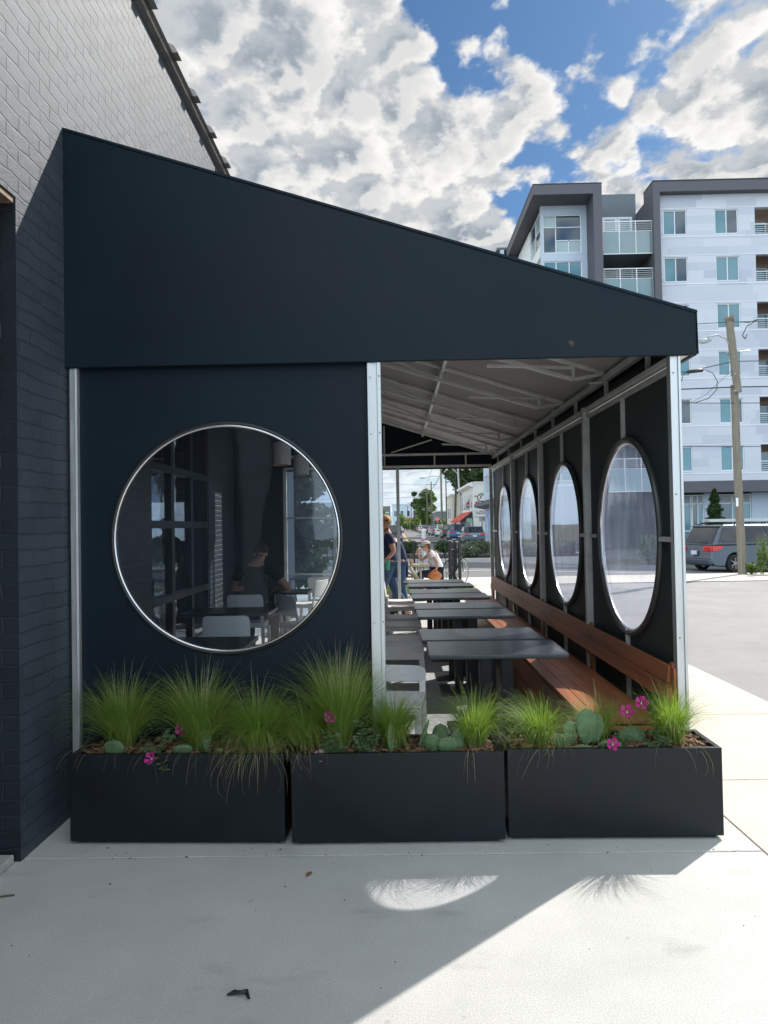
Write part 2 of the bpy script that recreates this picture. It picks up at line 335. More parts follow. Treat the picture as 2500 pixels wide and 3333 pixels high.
M['wtee']=mat('white cotton',(.74,.72,.73),.85,var=.05,bump=.2,bscale=20)
M['dtee']=mat('charcoal cotton',(.03,.033,.04),.85,var=.1)
M['hairs']=mat('sandy hair',(.42,.25,.11),.6,var=.25,scale=40,bump=.5,bscale=80)
M['hairb']=mat('dark brown hair',(.05,.03,.02),.6,var=.25,scale=40,bump=.5,bscale=80)
M['capk']=mat('khaki cap',(.38,.36,.28),.8,var=.08)
M['rust']=mat('rust orange leather',(.50,.16,.04),.5,var=.15,scale=12)
M['cupg']=mat('green tumbler',(.10,.42,.26),.35)
M['coffee']=mat('iced coffee cup',(.50,.33,.18),.3)
M['lampw']=mat('white pendant shade',(.7,.68,.65),.5)
M['copper']=mat('copper lamp lining',(.55,.22,.10),.4,metal=.5)
M['tan']=mat('tan interior panel',(.30,.23,.18),.7)
M['brickred']=brickmat('red brick paving',(.38,.16,.12),(.32,.13,.10),(.3,.26,.22),bump=.3,chips=False)
def paint(name,c,metal=.3): return mat(name,c,.28,metal=metal,var=.04,coat=.7)
EXPO=1.7; SUNW=2.0; SKYW=.1; CLB=2.8; SKT=.56; CELL=10.5; WARP=.26
SKYTINT=(.17,.245,.30); BACK=(2.6,2.9,3.1,1)
SKYBLOBS=[(1060,20,.12,-.46),(1190,410,.09,-.30),(1480,0,.10,-.18),(1320,110,.13,-.16),(500,250,.40,.18),(1620,230,.16,.10),(800,400,.2,.14),(1130,210,.08,.14),(1350,300,.12,-.08)]
# ------------------------------------------------------------------ camera
cd=bpy.data.cameras.new('camera'); cam=bpy.data.objects.new('camera',cd); COL.objects.link(cam); SC.camera=cam
cd.sensor_fit='VERTICAL'; cd.sensor_height=36; cd.lens=36*2407/3333; cd.clip_end=3000; cd.clip_start=.05
yaw,pit,rol=0.015035,0.019167,0.0175
f=Vector((-math.sin(yaw)*math.cos(pit),math.cos(yaw)*math.cos(pit),math.sin(pit)))
r0=Vector((math.cos(yaw),math.sin(yaw),0)); u0=r0.cross(f)
rr=r0*math.cos(rol)-u0*math.sin(rol); uu=u0*math.cos(rol)+r0*math.sin(rol)
cam.matrix_world=Matrix(((rr.x,uu.x,-f.x,0),(rr.y,uu.y,-f.y,0),(rr.z,uu.z,-f.z,1.6),(0,0,0,1)))
SC.render.resolution_x=768; SC.render.resolution_y=1024
SC.view_settings.view_transform='Standard'; SC.view_settings.look='None'; SC.view_settings.gamma=1; SC.view_settings.exposure=EXPO
# ------------------------------------------------------------------ sun, sky with clouds
SUN=Vector((.827,.81,1)).normalized()
sd=bpy.data.lights.new('sun','SUN'); sd.energy=SUNW; sd.angle=R(.53); sd.color=(1,.945,.87)
so=bpy.data.objects.new('sun',sd); COL.objects.link(so); so.rotation_euler=SUN.to_track_quat('Z','Y').to_euler(); so.location=(20,20,30)
W=bpy.data.worlds.new('World'); SC.world=W; W.use_nodes=True; nt=W.node_tree; N=nt.nodes; L=nt.links
bg=N['Background']; bg.inputs[1].default_value=SKYW
sky=N.new('ShaderNodeTexSky'); sky.sky_type='NISHITA'; sky.sun_disc=False; sky.sun_elevation=math.asin(SUN.z); sky.sun_rotation=math.atan2(SUN.x,SUN.y)
sky.air_density=1.0; sky.dust_density=.5; sky.ozone_density=2.2
def V(op,a,b=None,sc=None):
    n=N.new('ShaderNodeVectorMath'); n.operation=op
    for i,x in enumerate((a,b)):
        if x is None: continue
        if isinstance(x,(tuple,Vector)): n.inputs[i].default_value=tuple(x)
        else: L.new(x,n.inputs[i])
    if sc is not None:
        if isinstance(sc,(int,float)): n.inputs[3].default_value=sc
        else: L.new(sc,n.inputs[3])
    return n
def MA(op,a,b=0,c=0,cl=False):
    n=N.new('ShaderNodeMath'); n.operation=op; n.use_clamp=cl
    for i,x in enumerate((a,b,c)):
        if isinstance(x,(int,float)): n.inputs[i].default_value=x
        else: L.new(x,n.inputs[i])
    return n.outputs[0]
def RG(x,a,b,lo=0,hi=1,sm=False):
    n=N.new('ShaderNodeMapRange'); n.inputs[1].default_value=a; n.inputs[2].default_value=b; n.inputs[3].default_value=lo; n.inputs[4].default_value=hi
    if sm: n.interpolation_type='SMOOTHSTEP'
    L.new(x,n.inputs[0]); return n.outputs[0]
tc=N.new('ShaderNodeTexCoord'); d=tc.outputs['Generated']
dn=V('NORMALIZE',d).outputs[0]; sx=N.new('ShaderNodeSeparateXYZ'); L.new(dn,sx.inputs[0])
zc=MA('MAXIMUM',MA('ADD',sx.outputs[2],.22),.10)
iz=MA('DIVIDE',1.0,zc)
pl=V('SCALE',dn,sc=iz).outputs[0]
pl=V('MULTIPLY',pl,(1,.8,0)).outputs[0]
def NZ(sc,det,ro,off=(0,0,0),dist=0):
    n=N.new('ShaderNodeTexNoise'); n.inputs['Scale'].default_value=sc; n.inputs['Detail'].default_value=det; n.inputs['Roughness'].default_value=ro; n.inputs['Distortion'].default_value=dist
    L.new(V('ADD',pl,off).outputs[0],n.inputs['Vector']); return n.outputs[0]
big=NZ(1.3,2,.5,(3.1,1.2,0))
warp=N.new('ShaderNodeTexNoise'); warp.inputs['Scale'].default_value=5; warp.inputs['Detail'].default_value=5; warp.inputs['Roughness'].default_value=.6
L.new(pl,warp.inputs['Vector']); wv=V('SCALE',V('SUBTRACT',warp.outputs['Color'],(.5,.5,.5)).outputs[0],sc=WARP).outputs[0]
def field(off):
    p=V('ADD',V('ADD',pl,wv).outputs[0],off).outputs[0]
    v=N.new('ShaderNodeTexVoronoi'); v.feature='SMOOTH_F1'; v.inputs['Scale'].default_value=CELL; v.inputs['Smoothness'].default_value=.35; L.new(p,v.inputs['Vector'])
    n=N.new('ShaderNodeTexNoise'); n.inputs['Scale'].default_value=CELL*1.3; n.inputs['Detail'].default_value=8; n.inputs['Roughness'].default_value=.58; L.new(V('ADD',pl,off).outputs[0],n.inputs['Vector'])
    return MA('ADD',RG(v.outputs['Distance'],0,.75,.62,0),MA('MULTIPLY',n.outputs[0],.75))
def pixdir(px,py):
    a=(px-829.5)/1597; b=-(py-1106)/1597; return (f+rr*a+uu*b).normalized()
cover=MA('MULTIPLY_ADD',big,.5,.0)
def blob(cov,px,py,rad,amt):
    v=V('DOT_PRODUCT',dn,pixdir(px,py)).outputs['Value']
    g=RG(v,math.cos(rad),math.cos(rad*.2),0,1,True)
    return MA('MULTIPLY_ADD',g,amt,cov)
for a in SKYBLOBS: cover=blob(cover,*a)
f0=field((0,0,0)); f1=field((.022,.020,0))
den=MA('ADD',f0,cover)
mask=RG(den,SKT,SKT+.24,0,1,True)
thick=RG(den,SKT+.05,SKT+.50,0,1,True)
lit=RG(MA('SUBTRACT',f0,f1),-.13,.13,0,1,True)
core=RG(f0,.36,.84,0,1,True)
bright=MA('ADD',MA('MULTIPLY_ADD',lit,.36,.74),MA('MULTIPLY',MA('MULTIPLY',core,thick),-.25))
bright=MA('MAXIMUM',bright,.38)
cc=N.new('ShaderNodeMix'); cc.data_type='RGBA'; cc.inputs[6].default_value=(.70,.84,1.0,1); cc.inputs[7].default_value=(1.0,.99,.97,1); L.new(RG(bright,.4,.9),cc.inputs[0])
cs=V('SCALE',cc.outputs[2],sc=MA('MULTIPLY',bright,CLB)).outputs[0]
skc=V('MULTIPLY',sky.outputs[0],SKYTINT).outputs[0]
fm=N.new('ShaderNodeMix'); fm.data_type='RGBA'; L.new(mask,fm.inputs[0]); L.new(skc,fm.inputs[6]); L.new(cs,fm.inputs[7])
hz=N.new('ShaderNodeMix'); hz.data_type='RGBA'; L.new(RG(sx.outputs[2],-.02,.22,.75,0,True),hz.inputs[0]); L.new(fm.outputs[2],hz.inputs[6]); hz.inputs[7].default_value=(2.5,2.95,3.35,1)
# added fill: unseen sky behind the camera brightened and tinted blue to lift shade
back=RG(V('DOT_PRODUCT',dn,(-.45,-.89,0)).outputs['Value'],-.25,.75,0,1,True)
bm=N.new('ShaderNodeMix'); bm.data_type='RGBA'; L.new(back,bm.inputs[0]); bm.inputs[6].default_value=(1,1,1,1); bm.inputs[7].default_value=BACK
L.new(V('MULTIPLY',hz.outputs[2],bm.outputs[2]).outputs[0],bg.inputs[0])
# ------------------------------------------------------------------ ground
def sm(a,b,x):
    t=min(1,max(0,(x-a)/(b-a))); return t*t*(3-2*t)
def gz(x,y): return -.033*min(14,max(0,x-3))*(sm(22.6,26,y)-sm(38,52,y))
def grid(xs,ys,dz):
    m=MB(); vs=[(x,y,gz(x,y)+dz) for y in ys for x in xs]; n=len(xs)
    fs=[(j*n+i,j*n+i+1,(j+1)*n+i+1,(j+1)*n+i) for j in range(len(ys)-1) for i in range(n-1)]
    return m.add(vs,fs)
def lin(a,b,n): return [a+(b-a)*i/n for i in range(n+1)]
XS=[-900,-200,-60]+lin(-30,3,6)[0:]+lin(4,20,16)+[30,60,200,900]; YS=[-300,-40]+lin(-10,22,4)+lin(22.6,26,6)+lin(27,38,5)+lin(40,56,8)+[80,200,600,1500]
struct('ground',grid(XS,YS,-.05),M['dirt'],fixn=False)
# concrete slab panels with real joints
def panels(name,xs,ys,m,z=0,g=.009,b=.004):
    mb=MB()
    for i in range(len(xs)-1):
        for j in range(len(ys)-1): mb.box(xs[i]+g/2,xs[i+1]-g/2,ys[j]+g/2,ys[j+1]-g/2,z-.12,z)
    return struct(name,mb,m,bevel=b,seg=2)
panels('pavement',[-9,1.75],[-6,-1.2,3.63,19.6],M['conc'])
mb=MB(); mb.box(-1.85,1.70,2.742,2.746,.0,.0007); mb.box(-6,-1.9,2.742,2.746,.0,.0007)
panels('side_pavement',[1.75,3.25],[-6,-4.5,-3,-1.5,0,1.5,3.05,4.62,6.17,7.72,9.27,10.8,12.4,13.9,15.4,16.9,18.4,19.6],M['concw'])
mb=MB(); mb.box(3.255,60,-30,19.6,-.12,-.012); struct('parking_lot',mb,M['asph'])
mb=grid(lin(-40,60,25),[19.61,21,22.4],.004); struct('far_pavement',mb,M['concw'],fixn=False)
mb=MB(); mb.box(-40,4,22.4,22.55,-.2,.0); struct('near_kerb',mb,M['kerb'],bevel=.01)
XR=[-200,-60,-20,-5,3]+lin(4,20,16)+[30,60,200]
struct('cross_street',grid(XR,[22.4,22.6]+lin(23,26,5)+lin(27,32.2,4),-.02+.0),M['road'],fixn=False)
struct('cross_street_line',grid(XR,[25.9,26.02],.0),M['rpaint'],fixn=False)
# far side: island with kerb, junction, long street
mb=MB(); mb.box(-9,8.9,32.2,32.45,-.6,.14); mb.box(-9,8.9,38.3,38.5,-.2,.14); mb.box(8.9,9.1,32.2,38.5,-.8,.14); struct('island_kerb',mb,M['kerb'],bevel=.02)
mb=MB(); mb.box(-9,8.9,32.452,38.298,-.6,.11); struct('planting_bed',mb,M['soil'])
struct('junction_road',grid(XR,lin(38.5,56,8)+[60],-.035),M['road'],fixn=False)
mb=MB(); mb.box(-3,3.4,44.5,47.5,-.2,.012); struct('brick_crossing',mb,M['brickred'])
mb=MB(); mb.box(-5,7.7,55.6,900,-.3,-.0); struct('long_street',mb,M['road'])
mb=MB(); mb.box(7.7,9.4,54,900,-.3,.14); mb.box(-7,-5,54,900,-.3,.14); struct('street_pavement',mb,M['concw'],bevel=.02)
mb=MB(); mb.box(1.18,1.30,53.5,600,.0,.006); mb.box(1.42,1.54,53.5,600,.0,.006); struct('centre_line',mb,M['yellow'])
mb=MB(); mb.box(.0,1.9,52.9,53.35,-.04,.0075);mb.box(-4.6,-.2,52.9,53.35,-.04,.0075); struct('stop_line',mb,M['rpaint'])
# ------------------------------------------------------------------ brick building
T=thing('brick_building','dark painted brick building with tile coping on the left, beside the black dining canopy','building',(-1.85,3.6,0))
def W2(mb,o=(1.85,-3.6,0)):
    mb.v=[(x+o[0],y+o[1],z+o[2]) for x,y,z in mb.v]; return mb
ZL=3.26
obj('upper_wall',W2(MB().box(-2.75,-1.85,-9,13.5,ZL,5.5)),M['brick'],T,fixn=False)
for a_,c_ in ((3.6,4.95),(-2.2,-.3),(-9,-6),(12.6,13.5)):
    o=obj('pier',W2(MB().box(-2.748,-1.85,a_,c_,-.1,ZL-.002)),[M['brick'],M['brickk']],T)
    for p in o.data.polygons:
        if abs(p.normal.y)>.9: p.material_index=1  # end faces of the piers get a darker brick colour than the sides

for a_,c_ in ((3.4,8.3),(10.9,13.5),(-9,-.5)): obj('recessed_wall',W2(MB().box(-3.0,-2.755,a_,c_,-.1,ZL-.002)),M['brickd'],T)
# back half of building
bk=MB().box(-12,-11.7,-9,13.5,-.1,5.4); bk.box(-11.7,-2.76,-9,-8.8,-.1,5.4)
bk.box(-11.7,-4.7,13.2,13.5,-.1,5.4); bk.box(-3.4,-2.76,13.2,13.5,-.1,5.4); bk.box(-4.7,-3.4,13.2,13.5,-.1,1.40); bk.box(-4.7,-3.4,13.2,13.5,2.10,5.4)
obj('rear_wall',W2(bk),M['brickd'],T)
obj('roof',W2(MB().box(-12,-2.0,-9,13.5,5.1,5.2)),M['black'],T)
obj('interior_floor',W2(MB().box(-11.7,-2.76,-8.8,13.2,-.1,.01)),M['conc'],T)
obj('interior_wall',W2(MB().box(-11.69,-3.01,7.0,7.15,.012,5.09)),M['tan'],T)
obj('interior_panel',W2(MB().box(-3.9,-3.35,12.3,12.38,2.2,2.9)),M['tan'],T)
obj('lintel',W2(MB().box(-2.9,-1.86,-.3,3.6,ZL-.03,ZL-.003)),mat('rusty lintel steel',(.22,.17,.12),.7,metal=.3,var=.4,scale=20),T)
# glazed storefront frames
def storefront(y0,y1,nm):
    fr=MB()
    for z in (.02,.72,1.62,2.30,3.16): fr.box(-2.86,-2.76,y0,y1,z,z+.09)
    n=3
    for i in range(n+1):
        y=y0+(y1-y0)*i/n; w=.06
        for a,b in ((.11,.72),(.81,1.62),(1.71,2.30),(2.39,3.16)): fr.box(-2.855,-2.765,max(y0,y-w),min(y1,y+w),a,b)
    o=obj(nm,W2(fr),M['blackm'],T)
    obj('pane',W2(MB().box(-2.815,-2.81,y0+.02,y1-.02,.1,3.2)),M['vwin'],o)
storefront(8.3,10.9,'glazed_front'); storefront(-.5,3.4,'glazed_front')
gwall=obj('block_wall',MB().box(-14,-4.0,19.5,19.8,-.1,3.2),brickmat('white block wall',(.72,.74,.74),(.66,.68,.68),(.5,.52,.52),rough=.8,bw=.4,bh=.2,ms=.01,chips=False),None); tag(gwall,'white painted block wall in the sun, glimpsed through the restaurant glazing','wall')
# coping: half round clay tiles with socket collars
obj('coping_bed',W2(MB().box(-2.80,-1.80,-9,13.5,5.501,5.54)),M['coping'],T)
def tile():
    mb=MB(); n=9
    def arc(r,y0,y1,zb=5.54,cx=-2.3,rx=.53):
        vs=[];k=n
        for y in (y0,y1):
            for i in range(k+1):
                t=PI*i/k; vs.append((cx+(rx+r)*math.cos(t),y,zb+(.13+r)*math.sin(t)))
        vs2=list(vs); fs=[(i,i+1,k+2+i,k+1+i) for i in range(k)]
        fs+=[tuple(range(k+1)),tuple(range(k+1,2*k+2))[::-1],(0,k+1,2*k+1,k)]
        mb.add(vs2,fs,False)
    arc(0,0,.612); arc(.045,.50,.615); return mb
first=None
for i in range(36):
    y=-8.9+.6215*i+.11
    if first is None:
        first=obj('coping_tile',W2(tile(),(1.85,0,0)),M['coping'],T,loc=(0,y-3.6,0))
    else:
        c=first.copy(); COL.objects.link(c); c.location=(0,y-3.6,0)
# small grey unit and step
obj('door_step',W2(MB().box(-2.70,-1.87,.3,3.58,.001,.045)),M['kerb'],T,bevel=.008)
# ------------------------------------------------------------------ dining canopy (pavilion)
Y0=4.13; Y1=12.12; XL=-1.853; XR_=1.70
P=thing('dining_canopy','black fabric patio canopy with sloping roof and round clear windows, attached to the brick building','canopy',(0,Y0,0))
def W3(mb): 
    mb.v=[(x,y-Y0,z) for x,y,z in mb.v]; return mb
def plate_hole(rect,c,r,t,frm,n=96):
    """frm(u,v,w)->xyz ; plate w in 0..t"""
    u0,u1,v0,v1=rect; ang=[2*PI*i/n for i in range(n)]+[math.atan2(v-c[1],u-c[0])%(2*PI) for u in (u0,u1) for v in (v0,v1)]
    ang=sorted(set(ang)); vs=[]
    for a in ang:
        ca,sa=math.cos(a),math.sin(a)
        k=min([( (u1 if ca>0 else u0)-c[0])/ca if abs(ca)>1e-9 else 1e9, ((v1 if sa>0 else v0)-c[1])/sa if abs(sa)>1e-9 else 1e9])
        vs.append((c[0]+r*ca,c[1]+r*sa)); vs.append((c[0]+k*ca,c[1]+k*sa))
    m=len(ang); mb=MB(); V3=[frm(u,v,0) for u,v in vs]+[frm(u,v,t) for u,v in vs]; fs=[]
    for i in range(m):
        a=2*i; b=2*((i+1)%m); o=2*m
        fs+=[(a,a+1,b+1,b),(o+a,o+b,o+b+1,o+a+1),(a,b,o+b,o+a),(a+1,o+a+1,o+b+1,b+1)]
    return mb.add(V3,fs)
def ring(c,r,tube,frm,w,n=96,nk=8,sq=1):
    mb=MB(); pts=[frm(c[0]+r*math.cos(2*PI*i/n),c[1]+r*math.sin(2*PI*i/n),w) for i in range(n)]
    mb.tube(pts,tube,nk,closed=True); return mb
def disc(c,r,frm,w,n=96):
    mb=MB(); return mb.add([frm(c[0]+r*math.cos(2*PI*i/n),c[1]+r*math.sin(2*PI*i/n),w) for i in range(n)],[tuple(range(n))])
# front valance, gable
gable=[(XL,2.523),(XR_,2.523),(XR_,2.76),(XL,3.882)]
obj('front_valance',W3(MB().prism(gable,1,Y0,Y0+.02)),M['fabric'],P,bevel=.006)
obj('far_valance',W3(MB().prism(gable,1,Y1+.03,Y1+.05)),M['fabric'],P)
obj('side_valance',W3(MB().box(XR_-.018,XR_,Y0+.021,Y1+.029,2.525,2.755)),M['fabric'],P)
sl=(2.76-3.882)/(XR_-XL)
def zr(x): return 2.76+sl*(x-XR_)
rf=MB().hull8([(XL-.0,Y0-.004,zr(XL)),(XR_+.004,Y0-.004,zr(XR_)),(XR_+.004,Y1+.054,zr(XR_)),(XL,Y1+.054,zr(XL))],[(XL,Y0-.004,zr(XL)+.014),(XR_+.004,Y0-.004,zr(XR_)+.014),(XR_+.004,Y1+.054,zr(XR_)+.014),(XL,Y1+.054,zr(XL)+.014)])
obj('roof_cover',W3(rf),M['fabric'],P)
ln=MB(); a,b_=XL+.01,XR_-.03
ln.hull8([(a,Y0+.03,zr(a)-.03),(b_,Y0+.03,zr(b_)-.03),(b_,Y1+.02,zr(b_)-.03),(a,Y1+.02,zr(a)-.03)],[(a,Y0+.03,zr(a)-.02),(b_,Y0+.03,zr(b_)-.02),(b_,Y1+.02,zr(b_)-.02),(a,Y1+.02,zr(a)-.02)])
obj('roof_lining',W3(ln),M['lining'],P)
hem=MB().box(XL+.003,XR_-.003,Y0-.0022,Y0-.0002,2.528,2.553); obj('hem',W3(hem),M['fabric'],P)
obj('edge_piping',W3(MB().tube([(XL,Y0+.0,zr(XL)+.002),(XR_,Y0+.0,zr(XR_)+.002),(XR_+.002,Y0,2.53)],.006,8)),M['fabric'],P)
obj('button',W3(MB().lathe([(0,.004),(.016,.003),(.020,0)],n=16,M=Matrix.Translation((1.0,Y0-.0005,2.60))@Matrix.Rotation(R(90),4,'X'))),M['blackm'],P)
# front panel with round window
fx=lambda y:(lambda u,v,w:(u,y+w,v))
obj('front_panel',W3(plate_hole((-1.80,-.146,.02,2.56),(-.957,1.548),.648,.012,fx(4.185))),M['fabric'],P)
rg=obj('round_window',W3(ring((-.957,1.548),.650,.014,fx(4.183),0)),M['blackm'],P)
obj('window_rim',W3(ring((-.957,1.548),.637,.0075,fx(4.176),0,nk=10)),M['chrome'],rg)
obj('pane',W3(disc((-.957,1.548),.645,fx(4.188),0)),M['vwin'],rg,fixn=False)
# posts
def post(x0,x1,y,d=.055,z0=.0,z1=2.53,m='alu',lip=True,name='post'):
    mb=MB().box(x0,x1,y,y+d,z0,z1)
    if lip: mb.box(x0+(x1-x0)*.70,x1-.002,y-.008,y-.0003,z0,z1-.002)
    o=obj(name,W3(mb),M[m],P,bevel=.0025)
    return o
p=post(-1.834,-1.792,4.15); 
p=post(-.145,-.068,4.15)
for z in (.98,1.0): pass
for (zz) in (1.06,2.12,2.44):
    s=MB().lathe([(0,.004),(.006,.003),(.006,-.002)],n=10,M=Matrix.Translation((-.127,4.149-Y0,zz))@Matrix.Rotation(R(90),4,'X')); obj('screw',s,M['galv'],p)
    s=MB().lathe([(0,.003),(.004,.002),(.004,-.002)],n=8,M=Matrix.Translation((-.078,4.1405-Y0,zz+.005))@Matrix.Rotation(R(90),4,'X')); obj('screw',s,M['screw'],p)
p=post(1.553,1.613,4.15)
for zz in (.95,1.75,2.43):
    s=MB().lathe([(0,.003),(.004,.002),(.004,-.002)],n=8,M=Matrix.Translation((1.57,4.149-Y0,zz))@Matrix.Rotation(R(90),4,'X')); obj('screw',s,M['screw'],p)
# dark infill beside the left post
obj('wall_flashing',W3(MB().box(-1.848,-1.836,4.16,4.24,.0,2.52)),M['blackm'],P)
# right side wall panels with round openings
CY=[5.14,7.02,8.90,10.80]; B=[4.215,6.07,7.97,9.86,12.06]
gx=lambda x:(lambda u,v,w:(x+w,u,v))
for i in range(4):
    obj('side_panel',W3(plate_hole((B[i]+.004,B[i+1]-.004,.05,2.50),(CY[i],1.502),.653,.008,gx(1.606))),M['fabricg'],P)
    w=obj('round_window',W3(ring((CY[i],1.502),.662,.021,gx(1.592),0,sq=1)),M['ringm'],P)
    obj('window_rim',W3(ring((CY[i],1.502),.641,.012,gx(1.597),0)),M['chrome'],w)
    obj('pane',W3(disc((CY[i],1.502),.650,gx(1.608),0)),M['voval'],w,fixn=False)
    bars=[(1.575,1.603,CY[i]-.014,CY[i]+.014,2.17,2.45),(1.575,1.603,CY[i]-.014,CY[i]+.014,.081,.862),(1.575,1.603,B[i]+.03,CY[i]-.675,1.48,1.508),(1.575,1.603,CY[i]+.675,B[i+1]-.03,1.48,1.508),(1.572,1.602,B[i]+.02,B[i+1]-.02,2.452,2.482),(1.575,1.603,B[i]+.03,B[i+1]-.03,.051,.08)]
    for q in (.25,.75):
        yq=B[i]+(B[i+1]-B[i])*q; bars.append((1.60,1.628,yq-.012,yq+.012,2.535,2.67))
    for b_ in bars: obj('frame_bar',W3(MB().box(*b_)),M['alud'],P,bevel=.002)
for y in B[1:4]:
    mb=MB().box(1.545,1.597,y-.028,y+.028,0,2.54); obj('post',W3(mb),M['alud'],P,bevel=.003)
for x in (-1.80,.05,1.57):
    mb=MB().box(x-.026,x+.026,Y1-.06,Y1-.008,0,2.55 if x>0 else 2.55); obj('post',W3(mb),M['alud'],P,bevel=.003)
ra=MB().box(1.555,1.603,4.22,Y1-.061,2.501,2.533); obj('top_rail',W3(ra),M['alud'],P,bevel=.003)
ra=MB().box(1.60,1.645,4.16,Y1-.01,2.672,2.72); obj('eave_beam',W3(ra),M['alud'],P,bevel=.003)
ra=MB().box(1.617,1.66,4.155,4.20,2.535,2.67); ra.box(1.60,1.68,4.16,Y1,2.535,2.545); obj('eave_plate',W3(ra),M['alud'],P)
# roof trusses
YT=[4.30,5.66,7.02,8.38,9.74,11.10]
for y in YT+[Y1-.03]:
    mb=MB(); xr=1.38
    zt=lambda x: zr(x)-.048
    mb.beam((XL+.02,y,zt(XL+.02)),(1.62,y,zt(1.62)),.028,.03)
    if y<Y1-.1:
        zb=lambda x: zr(x)-.165-.0*(x)
        mb.beam((XL+.02,y,zb(XL+.02)-.03),(xr,y,zb(xr)),.028,.03)
        mb.beam((xr,y,zb(xr)-.0),(xr,y,zt(xr)),.026); mb.beam((xr+.01,y,zb(xr)),(1.60,y,zt(1.60)-.01),.026)
        mb.beam((.47,y,zb(.47)),(.47,y,zt(.47)),.024)
        mb.beam((xr,y,zb(xr)+.09),(.72,y,zb(xr)+.12),.022); mb.beam((.47,y,zb(.47)),(-.5,y,zt(-.5)-.01),.022)
        mb.beam((-.9,y,zb(-.9)),(-.9,y,zt(-.9)),.022)
        mb.box(1.50,1.60,y-.02,y+.02,2.66,2.672)
    obj('roof_truss',W3(mb),M['alud'],P,bevel=.002)
for x in (.47,-.9):
    mb=MB().box(x-.016,x+.016,4.17,Y1-.02,zr(x)-.098,zr(x)-.066); obj('purlin',W3(mb),M['alud'],P,bevel=.002)
# far gable framing
mb=MB(); y=Y1-.02
mb.box(XL+.03,1.59,y-.02,y+.02,2.745,2.78); mb.box(XL+.03,1.59,y-.02,y+.02,2.55,2.585)
for x in (-1.3,-.16,.66,1.17): mb.box(x-.012,x+.012,y-.012,y+.012,2.586,2.744)
mb.beam((-.16+.0,y,2.78),(-.16,y,3.24),.024); mb.beam((-.9,y,2.82),(-.2,y,3.08),.022); mb.beam((-.05,y,2.80),(.62,y,3.0),.022)
obj('gable_frame',W3(mb),M['alud'],P,bevel=.002)
# far left glazed screen
mb=MB()
for z in (.82,1.74): mb.box(-1.77,-1.02,Y1-.05,Y1-.02,z,z+.03)
mb.box(-1.02,-.97,Y1-.055,Y1-.015,0,2.549)
so_=obj('screen_frame',W3(mb),M['alu'],P,bevel=.002)
obj('pane',W3(MB().box(-1.77,-1.02,Y1-.037,Y1-.034,.05,2.54)),M['vwin'],so_)
# pendant lamps
def pendant(x,y,lab):
    t=thing('pendant_lamp',lab,'lamp',(x,y,2.28),group=None)
    mb=MB().lathe([(.10,0),(.10,.24),(.012,.27)],n=24); obj('lamp_shade',mb,M['lampw'],t)
    obj('shade_lining',MB().lathe([(.096,.004),(.096,.235)],n=24),M['copper'],t)
    obj('cord',MB().tube([(0,0,.26),(0,0,zr(x)-2.28-.19)],.006,6),M['wire'],t)
    obj('bulb',MB().ell((0,0,.1),(.03,.03,.04)),M['lampw'],t)
pendant(-1.22,8.0,'white cylinder pendant lamp hanging nearer, behind the top right of the round window'); pendant(-1.2,9.5,'white cylinder pendant lamp hanging farther back under the canopy roof')
# ------------------------------------------------------------------ bench
T=thing('bench','long reddish hardwood bench with plank backrest along the right wall under the oval windows','bench',(1.3,4.25,0))
def W4(mb,o): mb.v=[(x-o[0],y-o[1],z-o[2]) for x,y,z in mb.v]; return mb
o_=(1.3,4.25,0)
cuts=[4.27,5.52,7.4,9.6,11.85]
mb=MB(); xs=lin(1.075,1.50,5)
for j in range(4):
    for i in range(5): mb.box(xs[i]+.002,xs[i+1]-.002,cuts[j]+.0015,cuts[j+1]-.0015,.445,.468)
obj('seat',W4(mb,o_),M['wood'],T,bevel=.0025)
mb=MB()
for j in range(4):
    for k in range(4):
        z0=.02+k*.1025; z1=z0+.099; dx=lambda z:(.43-z)*.10
        mb.hull8([(1.083+dx(z0),cuts[j]+.001,z0),(1.103+dx(z0),cuts[j]+.001,z0),(1.103+dx(z0),cuts[j+1]-.001,z0),(1.083+dx(z0),cuts[j+1]-.001,z0)],[(1.083+dx(z1),cuts[j]+.001,z1),(1.103+dx(z1),cuts[j]+.001,z1),(1.103+dx(z1),cuts[j+1]-.001,z1),(1.083+dx(z1),cuts[j+1]-.001,z1)])
obj('front_panel',W4(mb,o_),M['wood'],T,bevel=.002)
mb=MB().box(1.12,1.49,4.272,4.29,.02,.43); obj('end_panel',W4(mb,o_),M['wood'],T,bevel=.003)
mb=MB()
cb=[4.235,5.9,7.35,8.7,10.2,11.95]
for j in range(5):
    for k in range(2):
        z0=.585+k*.098; z1=z0+.094; x0=1.512+(z0-.6)*.13; x1=1.512+(z1-.6)*.13; t=.026
        mb.hull8([(x0,cb[j]+.001,z0),(x0+t,cb[j]+.001,z0),(x0+t,cb[j+1]-.001,z0),(x0,cb[j+1]-.001,z0)],[(x1,cb[j]+.001,z1),(x1+t,cb[j]+.001,z1),(x1+t,cb[j+1]-.001,z1),(x1,cb[j+1]-.001,z1)])
obj('backrest',W4(mb,o_),M['wood'],T,bevel=.003)
first=None
for y in (4.215,5.95,7.9,9.8,11.9):
    if first is None:
        mb=MB().box(.243,.268,-.01,.03,.02,.80); mb.box(.215,.2425,-.008,.028,.56,.66); mb.box(.24,.262,-.045,-.0105,.30,.775); first=obj('support',mb,M['wood'],T,bevel=.002,loc=(0,y-4.25,0))
    else: c=first.copy(); COL.objects.link(c); c.location=(0,y-4.25,0)
